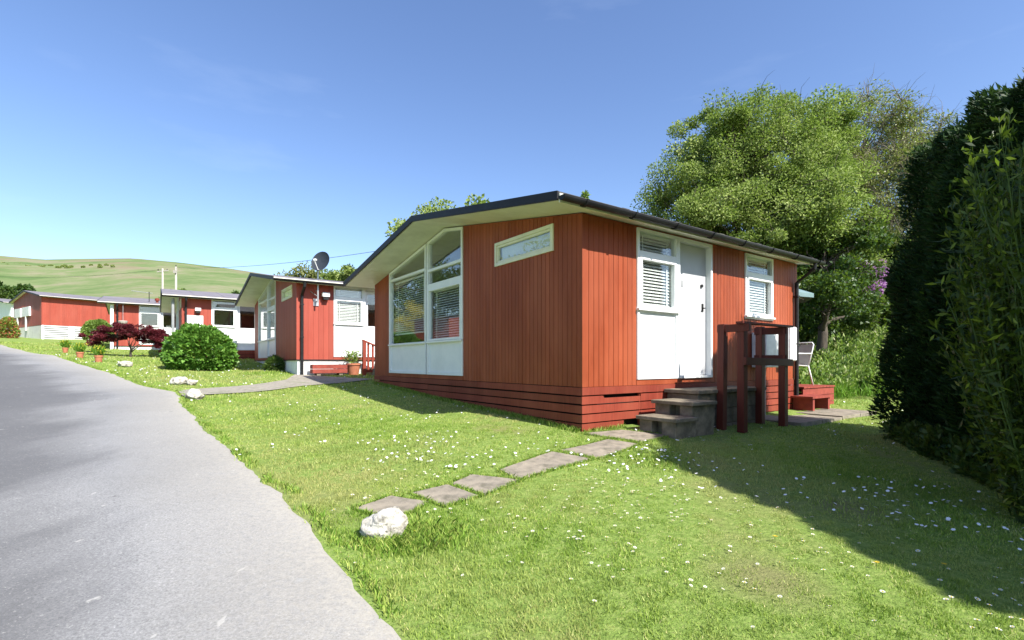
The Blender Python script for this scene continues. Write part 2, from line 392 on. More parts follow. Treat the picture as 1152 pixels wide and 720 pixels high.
def inside_road(x, y, margin=0.):
    """signed test against the resampled rim (vectorised): True where the point is left of the rim"""
    x = np.asarray(x); y = np.asarray(y); res = np.zeros(x.shape, bool); margin = np.broadcast_to(margin, x.shape)
    Es = EDGE[::3]; Ns = Nr[::3]
    for a in range(0, x.size, 20000):
        xx, yy = x[a:a+20000], y[a:a+20000]
        d2 = (xx[:, None] - Es[None, :, 0])**2 + (yy[:, None] - Es[None, :, 1])**2
        i = d2.argmin(1)
        sd = (xx - Es[i, 0])*Ns[i, 0] + (yy - Es[i, 1])*Ns[i, 1]
        mg = margin[a:a+20000]; res[a:a+20000] = (sd > mg) & (sd < 5.4 - mg)
    return res

# gravel path to the second chalet
def strip(name, px_top, px_bot, mat, dz=.006, **kw):
    a = [gp(*q) for q in px_top]; b2 = [gp(*q) for q in px_bot]
    def rs(P, n):
        P = np.array(P); s = np.r_[0, np.cumsum(np.linalg.norm(np.diff(P, axis=0), axis=1))]; q = np.linspace(0, s[-1], n)
        return np.stack([np.interp(q, s, P[:, 0]), np.interp(q, s, P[:, 1])], 1)
    a, b2 = rs(a, 30), rs(b2, 30)
    w = np.linspace(0, 1, 5)[:, None, None]
    G = a[None]*(1 - w) + b2[None]*w
    return grid(name, G[..., 0], G[..., 1], H(G[..., 0], G[..., 1]) + dz, mat, **kw), G
PATHTOP = [(200, 440.5), (250, 436.5), (300, 431.5), (322, 428), (333, 421)]; PATHBOT = [(205, 446.5), (250, 444), (300, 440.5), (345, 434.5), (420, 427)]
M['gravel'] = surf('path_grit', (.34, .31, .26), (.22, .2, .165), .95, 14, .6, 120, stain=(.1, .15, .04), sscale=3)
strip('path', PATHTOP, PATHBOT, M['gravel'], .02, kind='structure', label='narrow grey path from the lane to the middle chalet')

# ------------------------------------------------------------------ hill
az = np.linspace(-3.2, .9, 220)
hy = np.interp(az, [-3.2, -2, -1.4, -1.03, -.94, -.85, -.76, -.67, -.58, -.52, -.43, -.3, -.1, .9],
                   [330, 310, 288, 287.5, 292, 291, 290.5, 295, 301, 306, 314, 334, 372, 404])
prof = np.linspace(0, 1, 60)
Yh = 62 + prof*430
AZ, YH = np.meshgrid(az, Yh)
pk = np.clip((prof - .0)/.86, 0, 1)
shape = np.sin(pk*math.pi/2)**1.25*np.where(prof > .9, 1 - (prof - .9)*.9, 1)
HH = (HY - np.tile(hy, (60, 1)))/F*(62 + .9*430)
g_ = .12 + .88*np.sin(pk*math.pi/2)**.9; g_ = np.where(prof > .88, g_*(1 - (prof - .88)*1.2), g_)
ZH = EYE + (HY - np.tile(hy, (60, 1)))/F*g_[:, None]*YH
rid = np.sin(AZ*9 + 2*np.sin(YH*.012))*1.2*np.sin(pk*math.pi)[:, None] + np.sin(AZ*41 + YH*.03)*.35*np.sin(pk*math.pi)[:, None]
m, nt, out = newmat('hill_pasture')
p = N(nt, 'ShaderNodeBsdfPrincipled'); p.inputs['Roughness'].default_value = 1; p.inputs['Specular IOR Level'].default_value = 0
col = ramp(nt, noise(nt, .02, 8, .7), [(.38, (.095, .15, .055)), (.5, (.15, .19, .085)), (.6, (.215, .205, .13))])
col = mixc(nt, ramp(nt, noise(nt, .02, 5, .6, stretch=(1, 1, 3)), [(.56, 0.), (.66, .6)]), col, (.21, .16, .115))
col = mixc(nt, ramp(nt, noise(nt, .15, 6, .75), [(.55, 0.), (.72, .5)]), col, (.09, .13, .04))
nt.links.new(col, p.inputs['Base Color']); nt.links.new(p.outputs[0], out.inputs[0])
grid('hill', AZ*YH, YH, ZH + rid, m, kind='structure', label='bare green hillside behind the far chalets')

# ------------------------------------------------------------------ chalet
WID = 7.06; RISE = .59; EAV = 2.13
def ztop(s): return EAV + RISE*(1 - abs(s - WID/2)/(WID/2))
def FA(u, z, d): return (-d, u, z)
def FB(u, z, d): return (u, -d, z)
def clad(mb, fn, u0, u1, zb, zt, pitch=.088, groove=.007, th=.009, back=.06):
    top = zt if callable(zt) else (lambda s: zt)
    cuts = [u0] + ([WID/2] if callable(zt) and u0 < WID/2 < u1 else []) + [u1]
    for a, b in zip(cuts, cuts[1:]): mb.prism([(a, zb), (b, zb), (b, top(b)), (a, top(a))], fn, -back, 0)
    n = max(1, round((u1 - u0)/pitch)); w = (u1 - u0)/n
    for i in range(n):
        a, b = u0 + i*w + groove/2, u0 + (i + 1)*w - groove/2
        mb.prism([(a, zb), (b, zb), (b, top(b)), (a, top(a))], fn, .0005, th + random.uniform(-.001, .001))
def frame_poly(mb, fn, poly, w, d0, d1):
    """mitred frame just inside a convex polygon"""
    n = len(poly); c = [Vector(p) for p in poly]
    area = sum(c[i].x*c[(i+1) % n].y - c[(i+1) % n].x*c[i].y for i in range(n))
    if area < 0: c = c[::-1]
    ins = []
    for i in range(n):
        a, b, e = c[i-1], c[i], c[(i+1) % n]
        d1_, d2_ = (b - a).normalized(), (e - b).normalized()
        n1, n2 = Vector((-d1_.y, d1_.x)), Vector((-d2_.y, d2_.x))
        bis = (n1 + n2).normalized(); ins.append(b + bis*(w/max(bis.dot(n1), .2)))
    for i in range(n):
        j = (i+1) % n
        mb.prism([tuple(c[i]), tuple(c[j]), tuple(ins[j]), tuple(ins[i])], fn, d0, d1)
def pane(fn, poly, parent, d=-.012, t=.006):
    mb = MB(); mb.prism(poly, fn, d - t, d); return mb.build('pane', M['glass'], parent)
def blind(fn, u0, u1, z0, z1, parent, d=-.075, pitch=.044, tilt=.85, mat=None):
    mb = MB(); z = z1 - .02; w = .048
    mb.prism([(u0, z1 - .03), (u1, z1 - .03), (u1, z1 + .01), (u0, z1 + .01)], fn, d - .02, d + .02)
    while z > z0 + .01:
        dz = math.sin(tilt)*w/2; dd_ = math.cos(tilt)*w/2; jit = random.uniform(-.002, .002)
        a = [fn(u0, z + dz + jit, d - dd_), fn(u1, z + dz, d - dd_), fn(u1, z - dz, d + dd_), fn(u0, z - dz + jit, d + dd_)]
        bt = [tuple(np.array(q) - (0, 0, .003)) for q in a]
        mb.add(a + bt, [(0, 1, 2, 3), (7, 6, 5, 4), (0, 4, 5, 1), (1, 5, 6, 2), (2, 6, 7, 3), (3, 7, 4, 0)])
        z -= pitch
    mb.prism([(u0, z0), (u1, z0), (u1, z0 + .025), (u0, z0 + .025)], fn, d - .02, d + .02)
    for u in (u0 + .12*(u1 - u0), u1 - .12*(u1 - u0)):
        mb.prism([(u - .012, z0), (u + .012, z0), (u + .012, z1), (u - .012, z1)], fn, d + .025, d + .027)
    return mb.build('blind', mat or M['blind'], parent)
def sill(fn, u0, u1, z, parent, d1=.06, h=.035):
    mb = MB(); mb.prism([(u0, z - h), (u1, z - h), (u1, z), (u0, z)], fn, -.05, d1); return mb.build('sill', M['white'], parent, bevel=.004)

def chalet(label, pos, floor, rot=35.6, L=5.45, detail=2, skirt='slats', blank=False, red=None, glazed_door=False, ground_drop=.9, over=.64, group='red timber chalets along the lane'):
    red = red or M['red2']
    root = empty('chalet', (pos[0], pos[1], floor), R(rot), label=label, cat='chalet', group=group)
    pitch = .088 if detail > 1 else .13
    hw = WID/2
    # ---- road front
    mb = MB()
    if blank:
        clad(mb, FA, 0, WID, 0, ztop, pitch)
    else:
        clad(mb, FA, 0, .525, 0, ztop, pitch); clad(mb, FA, .525, 1.897, 0, 1.765, pitch); clad(mb, FA, .525, 1.897, 2.12, ztop, pitch)
        clad(mb, FA, 1.897, 2.885, 0, ztop, pitch); clad(mb, FA, 6.125, WID, 0, ztop, pitch)
        mb.prism([(2.885, 0), (6.125, 0), (6.125, .075), (2.885, .075)], FA, -.06, .015)
    mb.build('front_wall', red, root)
    # ---- side wall
    mb = MB()
    if blank:
        clad(mb, FB, .0125, L, 0, EAV, pitch)
    else:
        clad(mb, FB, .0125, .985, 0, EAV, pitch)
        mb.prism([(.985, 0), (2.707, 0), (2.707, .075), (.985, .075)], FB, -.06, .014)
        mb.prism([(.985, 2.112), (2.707, 2.112), (2.707, EAV), (.985, EAV)], FB, -.06, .014)
        clad(mb, FB, 2.707, 3.65, 0, EAV, pitch); clad(mb, FB, 3.65, 4.55, 0, 1.03, pitch); clad(mb, FB, 4.55, L, 0, EAV, pitch)
        mb.prism([(3.65, 2.112), (4.55, 2.112), (4.55, EAV), (3.65, EAV)], FB, -.06, .012)
    mb.prism([(-.014, 0), (.055, 0), (.055, EAV - .01), (-.014, EAV - .01)], FB, .0, .016)     # corner board
    mb.build('side_wall', red, root)
    mb = MB()
    clad(mb, lambda u, z, d: (L + d, u, z), 0, WID, 0, ztop, .3)
    mb.build('back_wall', red, root)
    mb = MB(); clad(mb, lambda u, z, d: (u, WID + d, z), 0, L, 0, EAV, .3); mb.build('far_wall', red, root)
    # ---- inside
    mb = MB()
    mb.box(.07, L - .07, .07, WID - .07, .02, .05)
    mb.box(L - .1, L - .07, .08, WID - .08, .06, 2.1); mb.box(.07, L - .11, WID - .1, WID - .07, .06, 2.1)
    mb.box(1.9, 1.96, 2.7, WID - .12, .06, 2.1)
    mb.box(2.9, 2.95, .07, 2.6, .06, 2.1)
    mb.build('room', M['interior'], root)
    # ---- roof
    sl = RISE/hw
    def rz(s): return EAV + .012 + RISE - abs(s - hw)*sl
    x0, x1, y0, y1 = -over, L + .14, -.3, WID + .3
    mb = MB(); xfn = lambda d0, u, z: (d0, u, z)
    prof = [(y0, rz(y0) + .022), (hw, rz(hw) + .022), (y1, rz(y1) + .022), (y1, rz(y1) + .095), (hw, rz(hw) + .095), (y0, rz(y0) + .095)]
    for half in ([prof[0], prof[1], prof[4], prof[5]], [prof[1], prof[2], prof[3], prof[4]]):
        mb.prism(half, lambda u, z, d: (d, u, z), x0, x1)
    for i in range(1, 6):     # overlapping felt sheets
        xx = x0 + i*(x1 - x0)/6
        for a, b_ in ((y0, hw), (hw, y1)):
            mb.prism([(a, rz(a) + .096), (b_, rz(b_) + .096), (b_, rz(b_) + .102), (a, rz(a) + .102)], lambda u, z, d: (d, u, z), xx, xx + .12)
    roof = mb.build('roof', M['felt'] if detail > 1 else M['feltfar'], root)
    mb = MB()
    for i in range(3):
        a, b_ = y0 + .02 + i*(hw - y0 - .02)/3, y0 + .02 + (i + 1)*(hw - y0 - .02)/3 - .006
        mb.prism([(a, rz(a)), (b_, rz(b_)), (b_, rz(b_) + .02), (a, rz(a) + .02)], lambda u, z, d: (d, u, z), x0 + .03, x1 - .03)
        a, b_ = hw + i*(y1 - .02 - hw)/3, hw + (i + 1)*(y1 - .02 - hw)/3 - .006
        mb.prism([(a, rz(a)), (b_, rz(b_)), (b_, rz(b_) + .02), (a, rz(a) + .02)], lambda u, z, d: (d, u, z), x0 + .03, x1 - .03)
    mb.build('soffit', M['cream'], roof)
    for xa, xb in ((x0 - .022, x0 - .001), (x1 + .001, x1 + .022)):
        mb = MB(); mb.prism([(y0, rz(y0) - .004), (hw, rz(hw) - .004), (y1, rz(y1) - .004), (y1, rz(y1) + .098), (hw, rz(hw) + .098), (y0, rz(y0) + .098)], lambda u, z, d: (d, u, z), xa, xb)
        mb.build('bargeboard', M['black'], roof)
    mb = MB(); mb.box(x0 + .002, x1 - .002, y0 - .018, y0 - .001, rz(y0) - .03, rz(y0) + .07); mb.build('fascia', M['cream'], roof)
    gz = rz(y0) + .03; gy = y0 - .075; gr = .056
    mb = MB(); n = 8
    def ring(r_): return [(gy + r_*math.cos(math.pi*(1 + i/n)), gz + r_*math.sin(math.pi*(1 + i/n))) for i in range(n + 1)]
    ro_, ri_ = ring(gr), ring(gr - .006)
    for i in range(n):
        mb.prism([ro_[i], ro_[i+1], ri_[i+1], ri_[i]], lambda u, z, d: (d, u, z), x0 - .02, x1 + .02)
    for e in (x0 - .024, x1 + .02): mb.prism(ro_, lambda u, z, d: (d, u, z), e, e + .004)
    gut = mb.build('gutter', M['black'], roof)
    for i in range(8 if detail > 1 else 4):
        xx = x0 + .3 + i*(x1 - x0 - .5)/(7 if detail > 1 else 3); mb = MB()
        ro2 = ring(gr + .014)
        for q in range(n): mb.prism([ro2[q], ro2[q+1], ro_[q+1], ro_[q]], lambda u, z, d: (d, u, z), xx, xx + .035)
        mb.box(xx, xx + .035, gy + gr, y0 - .019, gz - .05, gz + .01)
        if detail > 1: mb.build('gutter_bracket', M['black'], roof)
    if blank:
        pass
    # ---- high slot window
    if not blank:
        P = [(.525, 1.765), (1.897, 1.765), (1.897, 2.12), (.525, 2.12)]
        mb = MB(); frame_poly(mb, FA, P, .045, -.05, .03)
        frame_poly(mb, FA, [(.572, 1.812), (1.85, 1.812), (1.85, 2.073), (.572, 2.073)], .03, -.03, .012)
        w = mb.build('window', M['cream'], root, bevel=.002)
        pane(FA, [(.6, 1.84), (1.82, 1.84), (1.82, 2.045), (.6, 2.045)], w)
        mb = MB(); mb.prism([(.6, 1.84), (1.82, 1.84), (1.82, 2.045), (.6, 2.045)], FA, -.06, -.055); mb.build('curtain', M['blind'], w)
        # ---- gable window wall, two lights with panels under them
        for k_, (a, b_) in enumerate(((2.885, 4.235), (4.285, 6.125))):
            tp = lambda s: ztop(s) - .012
            P = [(a, .075), (b_, .075), (b_, tp(b_))] + ([(hw, tp(hw))] if a < hw < b_ else []) + [(a, tp(a))]
            mb = MB(); frame_poly(mb, FA, P, .05, -.06, .03)
            if k_ == 0:
                mb.prism([(a + .05, 1.68), (b_ - .05, 1.68), (b_ - .05, 1.785), (a + .05, 1.785)], FA, -.05, .026)
                mb.prism([(a + .05, 2.02), (b_ - .05, 2.02), (b_ - .05, 2.07), (a + .05, 2.07)], FA, -.05, .022)
                frame_poly(mb, FA, [(a + .05, .71), (b_ - .05, .71), (b_ - .05, 1.68), (a + .05, 1.68)], .035, -.03, .036)
            else:
                mb.prism([(a + .05, 2.075), (b_ - .05, 2.075), (b_ - .05, 2.125), (a + .05, 2.125)], FA, -.05, .022)
            mb.prism([(a + .05, .655), (b_ - .05, .655), (b_ - .05, .71), (a + .05, .71)], FA, -.05, .02)
            w = mb.build('window', M['white'], root, bevel=.003)
            zs = [1.715, 2.045] if k_ == 0 else [2.1]
            lo = .745 if k_ == 0 else .71
            pane(FA, [(a + .05, lo), (b_ - .05, lo), (b_ - .05, zs[0] - .03), (a + .05, zs[0] - .03)], w)
            if k_ == 0: pane(FA, [(a + .05, 1.785), (b_ - .05, 1.785), (b_ - .05, 2.02), (a + .05, 2.02)], w, -.02)
            z2 = zs[-1] + .025
            P2 = [(a + .05, z2), (b_ - .05, z2), (b_ - .05, tp(b_ - .05) - .045)] + ([(hw, tp(hw) - .05)] if a < hw < b_ else []) + [(a + .05, tp(a + .05) - .045)]
            pane(FA, P2, w, -.022)
            sill(FA, a - .0, b_ + .0, .7, w, .055, .03)
            blind(FA, a + .08, b_ - .08, .74 if k_ == 0 else .9, 1.66 if k_ == 0 else 2.05, w, d=-.1, tilt=.6)
            mb = MB(); mb.prism([(a + .05, .125), (b_ - .05, .125), (b_ - .05, .655), (a + .05, .655)], FA, -.04, -.002)
            mb.build('panel', M['white'], w)
        mb = MB(); mb.prism([(4.237, .075), (4.283, .075), (4.283, ztop(4.283) - .02), (4.237, ztop(4.237) - .02)], FA, -.06, .0)
        mb.build('mullion_gap', M['black'], root)
        # ---- side window one with panel, and door beside it
        def side_window(a, b_, zb, panel, bl=True):
            mb = MB(); frame_poly(mb, FB, [(a, zb), (b_, zb), (b_, 2.11), (a, 2.11)], .045, -.06, .03)
            sz = 1.03 if panel else 1.08
            mb.prism([(a + .045, 1.735), (b_ - .045, 1.735), (b_ - .045, 1.81), (a + .045, 1.81)], FB, -.05, .027)
            frame_poly(mb, FB, [(a + .045, sz), (b_ - .045, sz), (b_ - .045, 1.735), (a + .045, 1.735)], .045, -.03, .04)
            if panel: mb.prism([(a + .045, .98), (b_ - .045, .98), (b_ - .045, sz), (a + .045, sz)], FB, -.05, .02)
            w = mb.build('window', M['white'], root, bevel=.003)
            pane(FB, [(a + .09, sz + .045), (b_ - .09, sz + .045), (b_ - .09, 1.69), (a + .09, 1.69)], w)
            pane(FB, [(a + .045, 1.81), (b_ - .045, 1.81), (b_ - .045, 2.065), (a + .045, 2.065)], w)
            if bl: blind(FB, a + .09, b_ - .09, sz + .05, 2.06, w, d=-.06)
            if panel:
                mb = MB(); mb.prism([(a + .045, zb + .045), (b_ - .045, zb + .045), (b_ - .045, .98), (a + .045, .98)], FB, -.04, .008)
                mb.build('panel', M['white'], w)
            sill(FB, a - .01, b_ + .01, sz + .002, w, .065, .03)
        side_window(.985, 1.855, .075, True, detail > 0)
        side_window(3.65, 4.55, 1.03, False, detail > 0)
        a, b_ = 1.857, 2.707
        mb = MB(); mb.prism([(a, .075), (a + .045, .075), (a + .045, 2.11), (a, 2.11)], FB, -.14, .032)
        mb.prism([(b_ - .045, .075), (b_, .075), (b_, 2.11), (b_ - .045, 2.11)], FB, -.14, .032)
        mb.prism([(a + .045, 2.055), (b_ - .045, 2.055), (b_ - .045, 2.11), (a + .045, 2.11)], FB, -.14, .03)
        mb.prism([(a + .045, .075), (b_ - .045, .075), (b_ - .045, .115), (a + .045, .115)], FB, -.14, .05)
        fr = mb.build('door_frame', M['white'], root, bevel=.003)
        mb = MB()
        if glazed_door:
            frame_poly(mb, FB, [(a + .05, .12), (b_ - .05, .12), (b_ - .05, 2.05), (a + .05, 2.05)], .1, -.1, -.06)
            mb.prism([(a + .15, .22), (b_ - .15, .22), (b_ - .15, 1.0), (a + .15, 1.0)], FB, -.09, -.065)
            dr = mb.build('door', M['white'], root)
            pane(FB, [(a + .15, 1.0), (b_ - .15, 1.0), (b_ - .15, 1.95), (a + .15, 1.95)], dr, -.075)
        else:
            mb.prism([(a + .05, .12), (b_ - .05, .12), (b_ - .05, 2.05), (a + .05, 2.05)], FB, -.1, -.055)
            dr = mb.build('door', M['doorpaint'], root, bevel=.003)
            mb = MB(); mb.prism([(b_ - .16, 1.08), (b_ - .12, 1.08), (b_ - .12, 1.2), (b_ - .16, 1.2)], FB, -.055, -.045)
            mb.tube([FB(b_ - .14, 1.13, -.045), FB(b_ - .14, 1.13, -.01), FB(b_ - .17, 1.13, -.01)], .009, 8); mb.build('handle', M['brass'], dr)
            mb = MB(); mb.tube([FB(b_ - .17, 1.47, -.055), FB(b_ - .17, 1.47, -.03)], .025, 12); mb.build('lock', M['brass'], dr)
            mb = MB(); mb.prism([(a + .12, 1.42), (a + .23, 1.42), (a + .23, 1.51), (a + .12, 1.51)], FB, -.055, -.05)
            pl = mb.build('number_plate', M['greyplastic'], dr)
        mb = MB(); mb.box(a + .05, b_ - .05, .14, .15, .12, 2.05)
        if not glazed_door: mb.build('door_backing', M['interior'], root)
    # ---- skirting down to the ground
    gd = ground_drop
    if skirt == 'slats':
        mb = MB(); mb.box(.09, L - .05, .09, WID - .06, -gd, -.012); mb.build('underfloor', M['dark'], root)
        mb = MB(); ps = .112; nrow = int(gd/ps)
        for i in range(nrow):
            zt = -.004 - i*ps; zb = zt - .096
            j = [0]
            while j[-1] < WID: j.append(min(WID, j[-1] + random.choice([2.4, 3.1, 4.2])))
            for a, b_ in zip(j, j[1:]):
                tl = random.uniform(-.006, .006)
                mb.prism([(a + .001, zb + tl), (b_ - .002, zb - tl), (b_ - .002, zt - abs(tl)), (a + .001, zt - abs(tl))], FA, .0, .022 + random.uniform(0, .003))
            if i == 0:
                mb.prism([(-.022, zb), (L, zb), (L, zt), (-.022, zt)], FB, .0, .024)
            else:
                cut = .62 + .33*(i == 1)*0
                mb.prism([(-.024, zb), (1.05 if i < 4 else .72, zb), (1.05 if i < 4 else .72, zt if i > 1 else zt - .03), (.36, zt if i > 1 else zt - .03), (.34, zt), (-.024, zt)], FB, .0, .022 + random.uniform(0, .004))
                mb.prism([(1.06, zb), (L, zb), (L, zt), (1.06, zt)], FB, .0, .02)
        for u in (1.05, 3.3, L - .06): mb.prism([(u, -gd), (u + .06, -gd), (u + .06, -.1), (u, -.1)], FB, -.03, -.001)
        mb.build('skirting', M['skirt'], root)
    elif skirt == 'render':
        mb = MB(); mb.box(.012, L - .01, .012, WID - .01, -gd, -.03); mb.build('plinth', M['render'], root)
        mb = MB(); mb.box(-.02, L + .01, -.02, WID + .01, -.03, -.0005); mb.build('damp_course', M['black'], root)
    else:      # white boards
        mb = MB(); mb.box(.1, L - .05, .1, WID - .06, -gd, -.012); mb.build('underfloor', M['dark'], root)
        mb = MB()
        for i in range(9):
            zt = -.01 - i*.135
            mb.prism([(0, zt - .07), (L, zt - .07), (L, zt), (0, zt)], FB, 0, .02)
        for u in (-.005, 1.55, 3.1, 4.7):
            mb.prism([(u, -gd), (u + (.32 if u == 1.55 else .12), -gd), (u + (.32 if u == 1.55 else .12), 0), (u, 0)], FB, .021, .045)
        mb.build('skirting', M['white'], root)
        mb = MB(); mb.box(-.0, .09, .03, WID, -gd, -.012); mb.build('plinth', M['render'], root)
    # ---- downpipe
    if not blank:
        xx = L - .12 if detail > 1 else .12
        mb = MB(); zb = -ground_drop + .12
        mb.tube([(xx, gy, gz - .04), (xx, gy + .01, gz - .14), (xx, -.06, gz - .36), (xx, -.06, zb)], .033 if detail > 1 else .04, 10)
        for q in (1.5, .6): mb.box(xx - .045, xx + .045, -.1, -.012, q, q + .03)
        mb.build('downpipe', M['black'], root)
    return root

E1 = EYE
c1 = chalet('large red timber chalet nearest the camera, with grey paving leading to its steps', C1, E1 - .30, red=M['red'], detail=2, skirt='slats', ground_drop=.62)
def local(root, x, y, z=0.):
    a = root.rotation_euler.z
    return (root.location.x + x*math.cos(a) - y*math.sin(a), root.location.y + x*math.sin(a) + y*math.cos(a), root.location.z + z)
P2 = (-5.91, 13.7)
c2 = chalet('red chalet with white rendered base and a dark satellite dish on its corner', P2, E1 + .09, detail=1, skirt='render', glazed_door=True, ground_drop=.75)
c3 = chalet('red chalet behind the round green bush, with a white notice on its wall', (-12.9, 19.5), E1 + .44, detail=0, skirt='slats', glazed_door=True)
c4 = chalet('red chalet behind the dark red maple, with a television aerial on its roof', (-19.93, 25.), E1 + .85, detail=0, skirt='render', glazed_door=True)
c5 = chalet('blank walled red chalet with white slatted base at the bend of the lane', (-34.9, 37.), E1 + 2.8, rot=57, L=6.6, detail=1, over=.2, skirt='white', blank=True, ground_drop=1.3)
c6 = chalet('farthest chalet, partly cut off at the left edge beyond the mixed shrub', (-48.2, 48.), E1 + 3.6, rot=60, detail=1, skirt='render', blank=True, red=M['white'], ground_drop=1.3)
ca = chalet('red chalet across the lane, seen only mirrored in the big window', (-38.5, 24.), E1 + 1.6, rot=-60, detail=1, skirt='render', ground_drop=1.5)

# ------------------------------------------------------------------ steps, railing, boxes (near chalet, local frame)
RZ1 = R(35.6)
def at1(x, y, z=0.): return local(c1, x, y, z)
root = empty('entrance_steps', at1(0, 0, 0), RZ1, label='grey concrete block steps rising to the near chalet door', cat='steps')
def slabstep(name, x0, x1, y0, y1, zt, th=.045, lip=.03):
    mb = MB(); mb.box(x0 - lip, x1, y0 - lip, y1, zt - th, zt); return mb.build(name, M['concrete'], root, bevel=.008)
def blocks(x0, x1, y0, y1, z0, z1, hole=None):
    mb = MB()
    if hole:
        mb.box(x0, x1, y0, hole[0], z0, z1); mb.box(x0, x1, hole[1], y1, z0, z1); mb.box(x0 + .12, x1, hole[0], hole[1], z0, z1)
    else:
        nx = max(1, round((x1 - x0)/.42)); nz = max(1, round((z1 - z0)/.2))
        for j in range(nz):
            for i in range(nx):
                a, b_ = x0 + (x1 - x0)*i/nx, x0 + (x1 - x0)*(i + 1)/nx
                mb.box(a + .003, b_ - .003, y0 + random.uniform(0, .008), y1, z0 + (z1 - z0)*j/nz, z0 + (z1 - z0)*(j + 1)/nz - .006)
    return mb.build('block', M['concrete'], root, bevel=.008)
slabstep('tread', .70, 1.10, -.84, -.26, -.36); blocks(.72, 1.12, -.82, -.28, -.75, -.407, (-.62, -.47))
slabstep('tread', 1.07, 1.56, -.80, -.2, -.185); blocks(1.10, 1.56, -.78, -.22, -.75, -.232, (-.6, -.45))
slabstep('platform', 1.56, 3.24, -.56, -.03, -.065, .05); blocks(1.575, 3.22, -.545, -.05, -.75, -.117)

root = empty('timber_railing', at1(2.5, -.75, -.5), RZ1, label='dark red timber railing of square posts beside the concrete steps', cat='railing')
def rp(x, y, z): return (x - 2.5, y + .75, z + .5)
def post(x, y, zt, lean=0.):
    mb = MB(); g = -.62; w = .048
    mb.add([rp(x + i*w, y + j*w, g) for i in (-1, 1) for j in (-1, 1)] + [rp(x + i*w + lean, y + j*w, zt) for i in (-1, 1) for j in (-1, 1)],
           [(0, 1, 3, 2), (4, 6, 7, 5), (0, 4, 5, 1), (2, 3, 7, 6), (0, 2, 6, 4), (1, 5, 7, 3)])
    mb.build('post', M['darkred'], root, bevel=.004)
post(1.99, -.62, .82, .03); post(2.05, -.88, .80); post(2.99, -.62, .83); post(3.135, -.88, .80)
def rail(p, q, w, h):
    mb = MB(); mb.bar(rp(*p), rp(*q), w, h); mb.build('rail', M['darkred'], root, bevel=.003)
rail((1.94, -.90, .825), (3.3, -.90, .825), .1, .03)
rail((2.0, -.56, .76), (2.02, -1.0, .76), .05, .1)
rail((2.0, -.944, .32), (3.25, -.944, .3), .04, .1)
rail((2.93, -.56, .36), (3.13, -.93, .36), .05, .1); rail((2.93, -.56, .76), (3.13, -.93, .76), .05, .1)

def cabinet(x0, x1, d, z0, z1, label, name='meter_box'):
    r_ = empty(name, at1(x0, -.014, z0), RZ1, label=label, cat='meter box', group='white meter boxes on chalet walls')
    w, h = x1 - x0, z1 - z0
    mb = MB(); mb.box(0, w, -d + .02, 0, 0, h); mb.build('body', M['signwhite'], r_, bevel=.01)
    mb = MB(); mb.box(.012, w - .012, -d, -d + .019, .012, h - .012); dr = mb.build('door', M['signwhite'], r_, bevel=.008)
    mb = MB(); mb.tube([(w - .05, -d - .008, h/2), (w - .05, -d - .001, h/2)], .012, 8); mb.build('lock', M['brass'], dr)
    return r_
cabinet(3.86, 4.36, .24, .22, .80, 'shaded white meter box on the wall behind the timber railing')
b2 = cabinet(4.70, 4.97, .22, .33, .93, 'sunlit white meter box at the end corner of the near chalet')
mb = MB(); mb.tube([(4.03 - .0, -.12, .215), (4.03, -.12, -.6)], .035, 10)
o = mb.build('cable_duct', M['greyplastic'], None, smooth=False); o.location = at1(0, 0, 0); o.rotation_euler.z = RZ1
tag(o, 'short grey cable duct running down from the shaded meter box', 'pipe')
mb = MB(); mb.tube([(4.83, -.1, .32), (4.83, -.1, -.6)], .012, 8)
o = mb.build('gas_pipe', M['skirt'], None); o.location = at1(0, 0, 0); o.rotation_euler.z = RZ1
tag(o, 'thin red painted pipe below the sunlit meter box', 'pipe')

# paved pad beside the far corner
mb = MB()
for i in range(4):
    x0_ = 3.45 + i*.72; x, y, _ = at1(x0_, -.5)
    zz = Hs(x, y) - c1.location.z
    mb.box(x0_, x0_ + .70, -.98, -.12, zz - .06, zz + .022)
o = mb.build('paved_pad', M['slab'], None, bevel=.004); o.location = c1.location; o.rotation_euler.z = RZ1
tag(o, kind='structure', label='grey paved strip at the far end of the side wall')

